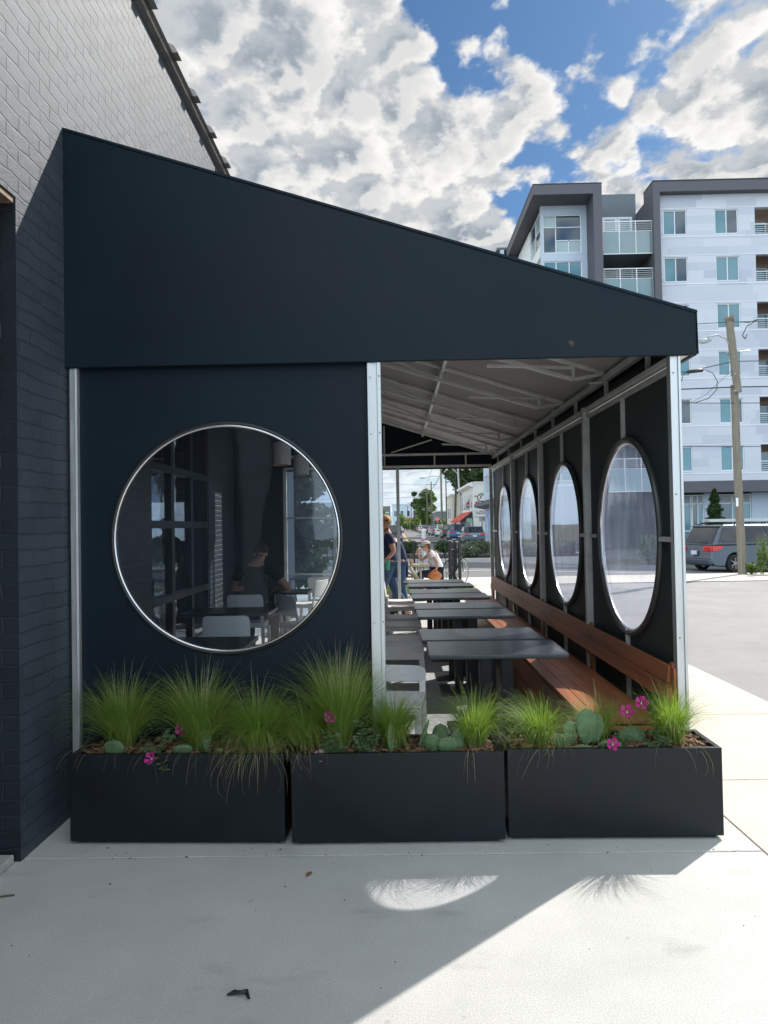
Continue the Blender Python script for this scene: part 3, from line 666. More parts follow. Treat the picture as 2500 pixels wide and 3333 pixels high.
# ------------------------------------------------------------------ tables
def make_table(label):
    t=thing('dining_table',label,'table',group='black dining tables')
    obj('tabletop',MB().box(-.455,.455,-.29,.29,.72,.75),M['ttop'],t,bevel=.004)
    obj('column',MB().box(-.10,-.02,-.04,.04,.013,.715),M['blackm'],t,bevel=.004)
    obj('column',MB().box(.045,.125,-.04,.04,.013,.715),M['blackm'],t,bevel=.004)
    obj('top_bracket',MB().box(-.25,.27,-.16,.16,.7155,.7195),M['blackm'],t)
    obj('base_plate',MB().box(-.24,.26,-.24,.24,.001,.0125),M['blackm'],t,bevel=.004)
    return t
tb0=make_table('x'); used=[False]
def put_table(x,y,rot,label):
    t=tb0 if not used[0] else dup(tb0); used[0]=True
    t.location=(x,y,0); t.rotation_euler=(0,0,rot); t['label']=label; return t
put_table(.665,5.14,R(-1.0),'black table nearest the planters, beside the near end of the wooden bench')
put_table(.635,5.80,R(.8),'black table touching the nearest bench table from behind')
put_table(.65,7.20,R(.3),'third black table along the bench, front one of the second pair')
put_table(.64,7.86,R(-.4),'fourth black table along the bench, rear one of the second pair')
put_table(.64,8.96,R(.2),'fifth black table along the bench, front one of the third pair')
put_table(.62,9.60,R(-.3),'sixth black table along the bench, rear one of the third pair')
put_table(.62,10.62,R(.2),'seventh black table along the bench, front one of the farthest pair')
put_table(.56,11.32,R(-.5),'eighth and farthest black table along the bench, nearest the picnic table')
put_table(-1.55,5.55,0,'black table just behind the round window, nearest on the brick wall side')
put_table(-1.74,7.72,0,'black table seen through the round window between two white chair backs')
put_table(-1.62,10.0,0,'black table where the man in charcoal rests his elbow')
put_table(-1.35,12.75,0,'black table standing beyond the far end of the canopy')
# ------------------------------------------------------------------ chairs (one piece moulded, slot under back)
def chair_parts(t,bh=.80,low=False):
    w=.225; d=.22; zs=.45
    # seat shell with apron
    n=8; mb=MB(); 
    pts=[]; 
    def seat(x,y): return zs-.012*math.exp(-((x/.15)**2+(y/.15)**2))
    g=[lin(-w,w,n),lin(-d,d,n)]
    top=[(x,y,seat(x,y)) for y in g[1] for x in g[0]]; bot=[(x,y,z-.018) for x,y,z in top]; N_=n+1
    fs=[(j*N_+i,j*N_+i+1,(j+1)*N_+i+1,(j+1)*N_+i) for j in range(n) for i in range(n)]
    k=len(top); fs2=[tuple(k+q for q in f)[::-1] for f in fs]
    ed=[i for i in range(N_)]+[j*N_+n for j in range(1,N_)]+[n*N_+i for i in range(n-1,-1,-1)]+[j*N_ for j in range(n-1,0,-1)]
    fs3=[(ed[i],ed[(i+1)%len(ed)],k+ed[(i+1)%len(ed)],k+ed[i]) for i in range(len(ed))]
    mb.add(top+bot,fs+fs2+fs3,True)
    obj('seat',mb,M['plastic'],t,bevel=.008,seg=3)
    ap=MB().box(-w+.012,w-.012,d-.03,d-.006,zs-.06,zs-.0185); ap.box(-w+.004,-w+.028,-d+.03,d-.03,zs-.06,zs-.0185); ap.box(w-.028,w-.004,-d+.03,d-.03,zs-.06,zs-.0185); ap.box(-w+.012,w-.012,-d+.006,-d+.03,zs-.06,zs-.0185)
    obj('apron',ap,M['plastic'],t,bevel=.004)
    for sx in (-1,1):
        for sy in (-1,1):
            x=sx*(w-.022); y=sy*(d-.022); q=.028 if sy<0 else .018
            b=[(x+sx*.008-.014,y+sy*q-.014,0),(x+sx*.008+.014,y+sy*q-.014,0),(x+sx*.008+.014,y+sy*q+.014,0),(x+sx*.008-.014,y+sy*q+.014,0)]
            tt=[(x-.021,y-.024,zs-.0605),(x+.021,y-.024,zs-.0605),(x+.021,y+.024,zs-.0605),(x-.021,y+.024,zs-.0605)]
            obj('leg',MB().hull8(b,tt),M['plastic'],t,bevel=.006)
    # backrest: curved panel on two stiles with open slot
    mb=MB(); nb=10; H=bh; z1=zs+(.10 if not low else .055); lean=.13
    V_=[];F_=[]
    for s in (0,1):
        for j in range(5):
            z=z1+(H-z1)*j/4
            for i in range(nb+1):
                u=-1+2*i/nb; cr=1-.04*(j==4)*(abs(u)>.9); x=u*(w-.004)*cr
                y=-d+.01-(z-zs)*lean-.028*(1-u*u)+(-.014 if s else 0)
                V_.append((x,y,z-(.015*(abs(u)>.95) if j==4 else 0)))
    q=nb+1
    for s in (0,1):
        o=s*5*q
        for j in range(4):
            for i in range(nb):
                fc=(o+j*q+i,o+j*q+i+1,o+(j+1)*q+i+1,o+(j+1)*q+i); F_.append(fc if s==0 else fc[::-1])
    o=5*q; bd=[i for i in range(q)]+[j*q+nb for j in range(1,5)]+[4*q+i for i in range(nb-1,-1,-1)]+[j*q for j in range(3,0,-1)]
    F_+=[(bd[i],bd[(i+1)%len(bd)],o+bd[(i+1)%len(bd)],o+bd[i]) for i in range(len(bd))]
    mb.add(V_,F_,True); bk=obj('backrest',mb,M['plastic'],t,bevel=.005)
    for sx in (-1,1):
        st=MB(); x=sx*(w-.026)
        st.hull8([(x-.022,-d+.0,zs-.018),(x+.022,-d+.0,zs-.018),(x+.022,-d+.024,zs-.018),(x-.022,-d+.024,zs-.018)],[(x-.022,-d-.004-(z1-zs)*lean,z1+.02),(x+.022,-d-.004-(z1-zs)*lean,z1+.02),(x+.022,-d+.016-(z1-zs)*lean,z1+.02),(x-.022,-d+.016-(z1-zs)*lean,z1+.02)])
        obj('stile',st,M['plastic'],bk,bevel=.004)
    return t
ch0=chair_parts(thing('dining_chair','x','chair',group='white patio chairs'))
cu=[False]
def put_chair(x,y,ang,label):      # ang: direction the sitter faces, degrees from +Y clockwise
    t=ch0 if not cu[0] else dup(ch0); cu[0]=True
    t.location=(x,y,0); t.rotation_euler=(0,0,R(-ang)); t['label']=label; return t
lowc=chair_parts(thing('dining_chair','white chair with a low slotted back, turned toward the planter grass beside the front post','chair',(-.055,4.98,0),R(-187),group='white patio chairs'),bh=.62,low=True)
put_chair(.02,6.92,90,'white chair tucked at the nearest pair of bench tables')
put_chair(.04,7.62,90,'white chair at the front table of the second bench pair')
put_chair(.06,8.72,90,'white chair at the third bench pair, its seat edge behind the second pair')
put_chair(.08,9.45,90,'white chair at the rear table of the third bench pair')
put_chair(.08,10.75,91,'white chair seen edge-on with its tall backrest, beside the far table pair')
put_chair(.05,11.45,90,'last white chair of the bench side row, near the thin far post')
put_chair(-1.58,7.08,0,'white chair whose backrest rises lowest in the round window')
put_chair(-1.84,9.22,0,'white chair under the seated man in charcoal')
put_chair(-1.12,9.0,52,'white chair turned sideways beside the seated man, low at the right of the round window')
put_chair(-1.38,11.35,-70,'white chair behind the elbow of the seated man')
put_chair(-1.15,13.5,180,'white chair in the sun beyond the canopy, behind the outer table')
put_chair(-1.2,12.1,0,'white chair in front of the outer table at the far end of the canopy')
# ------------------------------------------------------------------ planters
def planter(x0,x1,yf,rot,label):
    cx=(x0+x1)/2; w=(x1-x0)/2; d=.34; h=.457; t=.028
    T=thing('planter',label,'planter',(cx,yf,0),rot,group='long black steel planters')
    mb=MB()
    # open box: outer, inner, rim
    O=[(-w,0),(w,0),(w,d),(-w,d)]; I=[(-w+t,t),(w-t,t),(w-t,d-t),(-w+t,d-t)]
    vs=[(x,y,.018) for x,y in O]+[(x,y,h) for x,y in O]+[(x,y,h) for x,y in I]+[(x,y,.36) for x,y in I]
    fs=[(0,3,2,1)]+[(i,(i+1)%4,4+(i+1)%4,4+i) for i in range(4)]+[(4+i,4+(i+1)%4,8+(i+1)%4,8+i) for i in range(4)]+[(8+i,8+(i+1)%4,12+(i+1)%4,12+i) for i in range(4)]+[(12,13,14,15)]
    mb.add(vs,fs); obj('box',mb,M['planter'],T,bevel=.003)
    obj('base',MB().box(-w+.03,w-.03,.03,d-.03,.0,.0175),M['black'],T)
    n=16; g=MB(); xs=lin(-w+t+.001,w-t-.001,n); ys=lin(t+.001,d-t-.001,6)
    vs=[(x,y,.425+.012*mnoise.noise(Vector((x*9+cx,y*9,0)))) for y in ys for x in xs]; q=n+1
    g.add(vs,[(j*q+i,j*q+i+1,(j+1)*q+i+1,(j+1)*q+i) for j in range(6) for i in range(n)],True)
    obj('soil',g,M['soil'],T,fixn=False)
    # bark mulch
    mb=MB()
    for k in range(420):
        x=U(-w+t+.012,w-t-.012); y=U(t+.012,d-t-.012); l=U(.008,.028); ww=U(.004,.011); hh=U(.002,.005)
        Mx=Matrix.Translation((x,y,.432+U(0,.02)))@Matrix.Rotation(U(0,6.28),4,'Z')@Matrix.Rotation(U(-.5,.5),4,'X')@Matrix.Rotation(U(-.4,.4),4,'Y')
        mb.hull8([(-l,-ww,-hh),(l,-ww*U(.4,1),-hh),(l*U(.7,1),ww,-hh),(-l,ww*U(.5,1),-hh)],[(-l*.9,-ww,hh),(l*.9,-ww*.6,hh),(l*.8,ww*.8,hh),(-l*.8,ww*.7,hh)],M=Mx)
    o=obj('bark_mulch',mb,M['bark'],T); o['kind']='stuff'
    return T
planter(-1.690,-.584,3.770,R(-1.6),'leftmost black planter, against the brick wall, with drooping grass spilling over its front')
planter(-.548,.526,3.745,R(.4),'middle black planter, with round cactus pads and bark chips at its right end')
planter(.545,1.622,3.772,R(-.7),'rightmost black planter, with a big cactus and pink blooms, nearest the parking lot')
# ------------------------------------------------------------------ ornamental grass
def tuft(label,x,y,h=.5,n=1100,spread=1.0,droop=1.0,lean=(0,0),awns=40,straw=45,z=.43,dry=.0):
    n=int(n*1.05); T=thing('ornamental_grass',label,'grass tuft',(x,y,z),group='feather grass tufts in the planters')
    def blades(cnt,w0,hmin,hmax,t0,t1,c0,c1,br=.05,seg=7,ex=1.5):
        V_=[];F_=[];S=[]
        for k in range(cnt):
            ph=U(0,2*PI); rr_=br*math.sqrt(random.random()); p=Vector((rr_*math.cos(ph)*1.1,rr_*math.sin(ph)*.8,-.005))
            az=ph+U(-.7,.7); th=U(t0,t1)*spread; cu=U(c0,c1)*droop; Lh=h*U(hmin,hmax); sl_=Lh/seg; w=w0*U(.7,1.2)
            side=Vector((-math.sin(az+U(-.8,.8)),math.cos(az+U(-.8,.8)),U(-.3,.3))).normalized(); b=len(V_); wob=U(-.25,.25)
            for i in range(seg+1):
                t=i/seg; ww=w*(1-t**1.5)+.0004
                V_+= [p-side*ww/2,p+side*ww/2]
                a=th+cu*t**ex; az2=az+wob*t
                dv=Vector((math.sin(a)*math.cos(az2)+lean[0]*t,math.sin(a)*math.sin(az2)+lean[1]*t,math.cos(a))); p=p+dv*sl_
                if p.z<-.012 and abs(p.y+0)<.10: p.z=-.012+U(0,.02)
            for i in range(seg): F_.append((b+2*i,b+2*i+1,b+2*i+3,b+2*i+2))
        m=MB(); m.v=[tuple(v) for v in V_]; m.f=F_; m.sm=[True]*len(F_); return m
    a=int(n*.5)
    mb=blades(a,.0028,.55,1.10,.0,.40,.15,1.25,br=.036,ex=1.7); m2=blades(n-a,.0025,.75,1.35,.05,.55,1.2,2.5,seg=11,br=.040,ex=1.7)
    b=len(mb.v); mb.v+=m2.v; mb.f+=[tuple(i+b for i in f) for f in m2.f]; mb.sm+=m2.sm
    obj('blades',mb,M['grass'],T,fixn=False)
    if awns: obj('seed_heads',blades(awns,.0034,1.0,1.32,.0,.32,.05,.9,seg=7),M['awn'],T,fixn=False)
    if straw: obj('dry_strands',blades(straw,.0018,.5,1.1,.4,1.2,1.2,2.6,br=.07,seg=9),M['straw'],T,fixn=False)
tuft('tall green grass tuft nearest the brick wall, at the left end of the left planter',-1.47,3.94,.40,1300,1.0,1.0,awns=30)
tuft('green grass tuft in the middle of the left planter, under the bottom of the round window',-1.06,3.93,.41,1300,.95,1.0,awns=40)
tuft('drooping grass tuft with dry strands hanging over the front of the left planter',-.74,3.90,.37,1300,1.15,1.35,lean=(0,-.20),awns=8,straw=210)
tuft('low sweeping grass tuft at the left end of the middle planter',-.50,3.93,.31,800,1.2,1.25,lean=(-.12,-.10),awns=2,straw=60)
tuft('tallest upright grass tuft, left of the centre aluminium post',-.31,3.93,.46,1300,.75,.7,awns=110,straw=30)
tuft('short shaded grass tuft directly in front of the centre post',-.03,3.93,.31,1100,1.1,1.1,awns=6)
tuft('bright grass tuft with loose stems, beside the bark chips of the middle planter',.39,3.92,.32,760,1.05,1.0,lean=(.02,-.03),awns=10)
tuft('sunlit arching grass tuft at the left end of the right planter',.735,3.92,.30,850,.95,1.6,lean=(-.42,0),awns=0)
tuft('soft grass tuft behind the big cactus in front of the bench',1.06,3.99,.28,560,1.1,1.4,lean=(-.18,0),awns=4)
tuft('sunlit yellow green grass tuft at the right end of the right planter',1.43,3.93,.32,850,.95,1.15,lean=(-.08,0),awns=5)
# ------------------------------------------------------------------ prickly pears
def pad(mb,sp,base,w,h,az,tilt,th=.009,seed=0):
    Mx=Matrix.Translation(base)@Matrix.Rotation(az,4,'Z')@Matrix.Rotation(tilt,4,'X')
    vs=[];fs=[];nu=20;nv=12
    for j in range(nv+1):
        v=j/nv; z=h*v
        wr=math.sqrt(max(0,1-(2*v-1)**2)); wr*= (.80+.35*v)
        for i in range(nu):
            t=2*PI*i/nu; ct,st=math.cos(t),math.sin(t)
            vs.append((w/2*wr*ct,th*(wr**.8)*st+ .004*math.sin(v*5+seed)*1,z))
    for j in range(nv):
        for i in range(nu): fs.append((j*nu+i,j*nu+(i+1)%nu,(j+1)*nu+(i+1)%nu,(j+1)*nu+i))
    mb.add(vs,fs,True,Mx)
    for a in range(6):
        for b in range(5):
            v=.12+.8*a/5; u=-.75+1.5*b/4+(.15 if a%2 else 0)
            wr=math.sqrt(max(0,1-(2*v-1)**2))*(.80+.35*v)
            if abs(u)>.95: continue
            for s in (-1,1):
                c=Mx@Vector((w/2*wr*u,s*(th*math.sqrt(max(0,1-u*u))*wr**.8+.0005),h*v)); sp.ell(c,(.0016,.0016,.0016),5,3)
    for a in range(9):
        t=PI*(a+.5)/9; c=Mx@Vector((w/2*1.02*math.cos(t),0,h*.55+h*.47*math.sin(t))); sp.ell(c,(.0014,.0014,.003),4,3)
def cactus(label,x,y,pads):
    T=thing('prickly_pear',label,'cactus',(x,y,.43),group='prickly pears in the planters')
    for k,(dx,dy,dz,w,h,az,ti) in enumerate(pads):
        mb=MB(); sp=MB(); pad(mb,sp,(dx,dy,dz-.012),w,h,R(az),R(ti),seed=k)
        p=obj('pad',mb,M['cactus'],T,fixn=True); obj('spines',sp,M['spine'],p,fixn=False)
cactus('single rounded cactus pad at the front left of the left planter',-1.475,3.83,[(0,0,0,.105,.105,0,8)])
cactus('blunt cut cactus pad beside a narrow upright pad, middle of the left planter',-1.12,3.83,[(0,0,0,.10,.075,10,5),(.115,.05,0,.05,.17,35,-6),(.17,.06,0,.045,.05,20,40)])
cactus('tall edge-on cactus pad standing below the centre post',-.035,3.83,[(0,0,0,.062,.165,55,-4)])
cactus('cactus with two round front pads and thin edge-on pads in the middle planter',.125,3.84,[(-.03,.02,0,.028,.19,80,18),(.0,.02,0,.03,.15,75,4),(.045,0,0,.085,.11,-10,6),(.12,-.01,-.0,.10,.10,5,14),(.09,.06,.0,.09,.14,-8,-20),(.19,.05,.0,.10,.12,20,0)])
cactus('largest cactus with overlapping oval pads in the right planter',.90,3.86,[(-.055,-.01,.02,.13,.085,5,12),(-.01,.0,.04,.09,.115,20,-8),(.075,.01,.03,.115,.185,8,-4),(.115,.035,.03,.10,.16,-18,-10),(.04,-.02,-.03,.115,.075,0,10)])
cactus('round cactus pad behind the lowest magenta bloom in the right planter',1.075,3.83,[(0,0,-.012,.125,.085,0,10)])
cactus('broad dark cactus pad lying back among leaves in the right planter',1.235,3.92,[(0,0,.0,.14,.11,0,-34)])
# ------------------------------------------------------------------ lobed leaf plants with pink blooms
def leaf(mb,p,az,size,pitch):
    Mx=Matrix.Translation(p)@Matrix.Rotation(az,4,'Z')@Matrix.Rotation(pitch,4,'Y')
    for a,l in ((-62,.62),(-30,.85),(0,1),(30,.85),(62,.62)):
        a=R(a); c,s=math.cos(a),math.sin(a); L_=size*l; w=size*.13
        P_=[(0,0,0),(L_*.45*c-w*.55*s,L_*.45*s+w*.55*c,.1*size),(L_*.75*c-w*s,L_*.75*s+w*c,.1*size),(L_*c,L_*s,.02*size),(L_*.75*c+w*s,L_*.75*s-w*c,.1*size),(L_*.45*c+w*.55*s,L_*.45*s-w*.55*c,.1*size)]
        mb.add(P_,[(0,1,2,3),(0,3,4,5)],False,Mx)
def flower(T,p,r=.02,dirv=(0,-1,.4),m='petal'):
    q=Vector(dirv).to_track_quat('Z','Y').to_matrix().to_4x4(); Mx=Matrix.Translation(p)@q
    mb=MB()
    for k in range(5):
        a=2*PI*k/5; vs=[];
        for (rad,wd,z) in ((.12,.10,0),(.6,.42,.42),(1.0,.50,.80),(1.10,.20,.86)):
            for s in (-1,0,1):
                aa=a+s*wd; vs.append((r*rad*math.cos(aa),r*rad*math.sin(aa),r*(z+(.06 if s==0 else .0)+.05*math.sin(k*2+s))))
        mb.add(vs,[(j*3+i,j*3+i+1,j*3+i+4,j*3+i+3) for j in range(3) for i in range(2)],True,Mx)
    f_=obj('bloom',mb,M[m],T,fixn=False)
    obj('bloom_centre',MB().ell(tuple(Mx@Vector((0,0,r*.18))),(r*.12,r*.12,r*.22),8,5),M['petalc'],f_)
def herb(label,x,y,sprigs,blooms,nl=7,ls=.035):
    T=thing('flowering_herb',label,'plant',(x,y,.43),group='lobed leaf plants in the planters')
    st=MB(); lf=MB()
    for (dx,dy,dz) in sprigs:
        pts=[(0,0,-.005),(dx*.4+U(-.01,.01),dy*.4,dz*.6+.01),(dx,dy,dz)]
        st.tube(pts,[.0016,.0013,.001],5)
        for k in range(nl):
            t=.35+.65*k/(nl-1); px=dx*t+U(-.012,.012); py=dy*t+U(-.012,.012); pz=dz*t+U(.0,.016)
            leaf(lf,(px,py,pz),U(0,6.28),ls*U(.7,1.2),U(-.7,.5))
    for (dx,dy,dz,r,m) in blooms:
        st.tube([(0,0,0),(dx*.5,dy*.5,dz*.65+.01),(dx,dy,dz)],[.0014,.0012,.001],5)
    obj('stems',st,M['leafg'],T); obj('leaves',lf,M['leafg'],T,fixn=False)
    for (dx,dy,dz,r,m) in blooms: flower(T,(dx,dy,dz),r,(U(-.4,.4),-1,U(.1,.8)),m)
herb('leafy plant trailing over the left planter with one low magenta bloom',-1.25,3.83,[(-.07,-.02,.05),(.0,-.06,-.0),(.07,.02,.09),(.02,.05,.10),(-.04,.0,.03),(.06,-.09,-.05)],[(.0,-.085,.012,.029,'petal')],ls=.042)
herb('sprig carrying a lone magenta bloom, behind the cut cactus pad',-1.16,3.93,[(.0,.03,.05)],[(.02,-.03,.12,.029,'petal')],nl=3)
herb('green leafy plant with one high magenta bloom and one faded pink bloom at its foot',-.36,3.82,[(.0,.0,.08),(.05,.0,.09),(.08,-.02,.04),(-.03,.0,.04),(.04,-.03,.02)],[(-.002,.02,.185,.029,'petal'),(-.045,-.045,.005,.027,'petalp')],ls=.045)
herb('grey green lobed leaf plant without blooms, left of the tall edge-on cactus',-.17,3.84,[(-.03,.02,.16),(.0,.0,.12),(.04,-.01,.09),(.06,.0,.06),(-.03,-.04,.03),(.0,-.05,.0),(-.05,.0,.08)],[],nl=9,ls=.05)
herb('plant with the lowest magenta bloom of the right planter',1.08,3.82,[(.03,.0,.03),(-.02,.02,.04)],[(-.005,-.055,.05,.029,'petal')],nl=4)
herb('plant with two magenta blooms raised high in front of the bench',1.16,3.88,[(.03,.0,.06),(.06,.0,.03),(-.02,.02,.05),(.0,-.03,.0)],[(.02,-.02,.185,.031,'petal'),(.10,.0,.225,.031,'petal')],nl=5,ls=.034)
herb('low leafy plant without blooms beside the sunlit tuft at the right end',1.34,3.87,[(-.04,.0,.07),(.0,.0,.09),(.03,-.02,.05),(.05,-.02,.03),(-.06,-.02,.03)],[],nl=6,ls=.04)
# ------------------------------------------------------------------ litter on the slab
def lit_leaf(x,y):
    mb=MB(); vs=[(0,-.025,0),(.010,-.008,.004),(.011,.008,.006),(0,.028,.002),(-.011,.008,.007),(-.010,-.008,.005),(0,0,.001)]
    mb.add(vs,[(0,1,6),(1,2,6),(2,3,6),(3,4,6),(4,5,6),(5,0,6)],True,Matrix.Rotation(R(-25),4,'Z'))
    o=obj('dry_leaf',mb,M['bark'],None,loc=(x,y,.003),fixn=False); tag(o,'small brown dry leaf lying on the shaded slab before the planters','leaf')
lit_leaf(-.427,3.43)
def litter(name,x,y,lab,pts,r,cat,m='black'):
    o=obj(name,MB().tube(pts,r,6),M[m],None,loc=(x,y,.006)); tag(o,lab,cat)
litter('plastic_scrap',-.56,2.553,'crumpled black scrap on the shaded concrete near the bottom of the photo',[(-.045,.0,0),(-.02,.008,.004),(0,.0,.008),(.022,.008,.006),(.03,-.012,.003),(.036,-.022,.002)],[.003,.008,.006,.009,.006,.004],'litter')
litter('twig',-1.74,3.25,'short dark twig on the slab near the left edge, below the brick pier',[(-.04,-.01,0),(0,.002,.001),(.035,.012,0)],[.003,.004,.003],'twig','trunk')
for i,(x,y) in enumerate([(-1.32,3.36),(-1.05,3.62),(-.2,3.66),(.9,3.63),(-1.48,3.0)]):
    pass
gm=MB(); random.seed(44)
for k in range(70):
    x=U(-1.7,1.7); y=random.choice([U(3.60,3.66),U(3.66,3.74),U(2.5,3.6)]); q=U(.0015,.0045); gm.ell((x,y,.001),(q,q*U(.6,1.4),q*.5),5,3,jit=.25)
o=obj('pebbles',gm.ell((-1.32,3.36,.002),(.006,.004,.003),6,4,jit=.2).ell((-1.05,3.63,.002),(.007,.004,.003),6,4,jit=.2).ell((-1.48,3.74,.002),(.005,.006,.003),6,4,jit=.2).ell((-.52,3.32,.002),(.004,.004,.003),6,4,jit=.2).ell((-.6,3.7,.002),(.006,.004,.003),6,4,jit=.2).ell((.1,3.62,.002),(.006,.004,.003),6,4,jit=.2),M['black'],None)
stuff(o,'tiny dark crumbs scattered on the slab before the planters','grit')
mb=MB().lathe([(.0,.0),(.055,.0),(.06,.03),(.05,.055),(0,.06)],n=20); o=obj('door_stop',mb,M['rubber'],None,loc=(-1.93,3.42,.001)); tag(o,'black rubber lump on the ground at the far left edge by the brick corner','door stop')
# ================================================================== background
def Rz(a): return Matrix.Rotation(a,4,'Z')
def T3(x,y,z): return Matrix.Translation((x,y,z))
# ------------------------------------------------------------------ apartment building
ZB=-1.2
A=thing('apartment_building','large pale apartment block with brown framed roofline and glass balconies beyond the parking lot','building',(9,47,0))
def WA(mb): mb.v=[(x-9,y-47,z) for x,y,z in mb.v]; return mb
def wallgrid(xs_open,zs_open,x0,x1,z0,z1,y,t,yd=1):
    """wall in XZ at y..y+t with rectangular openings (list of (xa,xb,za,zb)) by cell decomposition"""
    mb=MB(); xs=sorted({x0,x1}|{v for o in xs_open for v in o[:2]}); zs=sorted({z0,z1}|{v for o in xs_open for v in o[2:]})
    for i in range(len(xs)-1):
        run=None
        for j in range(len(zs)-1):
            cx=(xs[i]+xs[i+1])/2; cz=(zs[j]+zs[j+1])/2
            op=any(o[0]<cx<o[1] and o[2]<cz<o[3] for o in xs_open)
            if op:
                if run is not None: mb.box(xs[i],xs[i+1],y,y+t,run,zs[j]); run=None
            elif run is None: run=zs[j]
        if run is not None: mb.box(xs[i],xs[i+1],y,y+t,run,z1)
    return mb
def window(xa,xb,za,zb,y,panes=((0,.5,0,1),(.5,1,0,1)),mats=None,axis='x',par=A,W_=WA,fw=.06):
    """framed window; axis x: plane faces -Y at y ; axis y: plane faces -X at x=y"""
    def P_(u0,u1,a0,a1,v0,v1,mb):
        if axis=='x': mb.box(u0,u1,a0,a1,v0,v1)
        else: mb.box(a0,a1,u0,u1,v0,v1)
    fr=MB(); P_(xa,xb,y,y+.08,za,za+fw,fr); P_(xa,xb,y,y+.08,zb-fw,zb,fr); P_(xa,xa+fw,y,y+.08,za+fw,zb-fw,fr); P_(xb-fw,xb,y,y+.08,za+fw,zb-fw,fr)
    us=sorted({p[0] for p in panes}|{p[1] for p in panes}); 
    for p in panes:
        ua=xa+(xb-xa)*p[0]; ub=xa+(xb-xa)*p[1]; va=za+(zb-za)*p[2]; vb=za+(zb-za)*p[3]
        if p[1]<1: P_(ub-fw/2,ub+fw/2,y+.002,y+.078,va+fw*.5,vb-fw*.5,fr)
        if p[3]<1: P_(ua+fw/2,ub-fw/2,y+.004,y+.076,vb-fw/2,vb+fw/2,fr)
    f_=obj('window',W_(fr),M['whitefr'],par)
    for k,p in enumerate(panes):
        ua=xa+(xb-xa)*p[0]+.02; ub=xa+(xb-xa)*p[1]-.02; va=za+(zb-za)*p[2]+.02; vb=za+(zb-za)*p[3]-.02
        g=MB(); P_(ua,ub,y+.05,y+.06,va,vb,g); obj('pane',W_(g),M[(mats[k] if mats else 'pane')],f_)
    return f_
Y=47.0
rows=[19.82-3.02*i for i in range(6)]       # sill heights, top floor first
ops=[];wins=[];balc=[]
for m in range(4):
    xo=m*8.9
    for xa,xb in ((17.39,18.88),(20.66,22.13)):
        for z in rows: ops.append((xa+xo,xb+xo,z,z+1.57)); wins.append((xa+xo,xb+xo,z,z+1.57))
    for z in rows: ops.append((23.18+xo,25.3+xo,z-.05,z+1.63)); balc.append((23.18+xo,25.3+xo,z-.05,z+1.63))
XE=52.0
obj('facade',WA(wallgrid(ops,None,17.02,XE,4.05,22.36,Y,.35)),M['clad'],A)
for (a,b,c,d) in wins: window(a,b,c,d,Y+.06,mats=['pane','pane' if U(0,1)<.7 else 'paned'])
for (a,b,c,d) in balc:
    w=window(a+.45,a+1.5,c+.02,d-.35,Y+1.6,panes=((0,1,0,1),),mats=['pane'])
    rl=MB(); rl.box(a+.02,b-.02,Y+.05,Y+.09,c+.60,c+.65); 
    for k in range(4): rl.box(a+.02,b-.02,Y+.06,Y+.08,c+.08+.13*k,c+.10+.13*k)
    obj('balcony_railing',WA(rl),M['whitefr'],A)
mb=MB(); mb.box(17.4,XE,Y+1.75,Y+1.9,4.05,22.3)
for (a,b,c,d) in balc: mb.box(a-.1,b+.1,Y+.36,Y+1.74,c-.25,c-.001)
obj('balcony_wall',WA(mb),M['tan'],A)
obj('roof_band',WA(MB().box(16.6,XE,Y-.55,Y+1.2,22.362,23.02)),M['browncl'],A)
obj('roof_edge',WA(MB().box(16.58,XE,Y-.58,Y+1.2,23.021,23.08)),M['black'],A)
obj('vertical_fin',WA(MB().box(16.6,17.018,Y-.55,Y+3.2,-1,22.361)),M['browncl'],A)
obj('trim_line',WA(MB().box(17.03,XE,Y-.02,Y-.001,rows[0]-.18,rows[0]-.12)),M['whitefr'],A)
for z in rows[1:]: obj('trim_line',WA(MB().box(17.03,XE,Y-.02,Y-.001,z-.18,z-.12)),M['whitefr'],A)
for z in rows: obj('trim_line',WA(MB().box(17.03,XE,Y-.02,Y-.001,z+1.66,z+1.70)),M['whitefr'],A)
# recessed balcony bay
obj('recess_wall',WA(MB().box(13.43,16.6,49.8,50.1,-1,23.75)),M['bluegrey'],A)
for i in range(6):
    z=19.05-3.02*i
    if z<3: break
    obj('balcony_floor',WA(MB().box(13.45,16.58,46.9,49.79,z-.42,z-.20)),M['bluegrey'],A)
    fr=MB(); y=46.82
    fr.box(13.46,16.64,y,y+.05,z+1.60,z+1.66); fr.box(13.46,16.64,y,y+.05,z+.98,z+1.02); fr.box(13.46,16.64,y,y+.05,z-.46,z-.41)
    for x in (13.46,14.51,15.55,16.59): fr.box(x,x+.05,y-.002,y+.052,z-.46,z+1.66)
    for k in range(4): fr.box(13.5,16.6,y+.015,y+.035,z+1.12+.12*k,z+1.14+.12*k)
    r_=obj('balcony_railing',WA(fr),M['whitefr'],A)
    g=MB(); 
    for x in (13.53,14.57,15.61): g.box(x,x+.96,y+.02,y+.03,z-.40,z+.97)
    obj('glass_panel',WA(g),M['bglass'],r_)
    window(14.3,15.3,z+.75,z+3.1,49.70,panes=((0,1,0,1),),mats=['panel'],fw=.16); window(15.32,16.32,z+.75,z+3.1,49.70,panes=((0,1,0,1),),mats=['panel'],fw=.16)
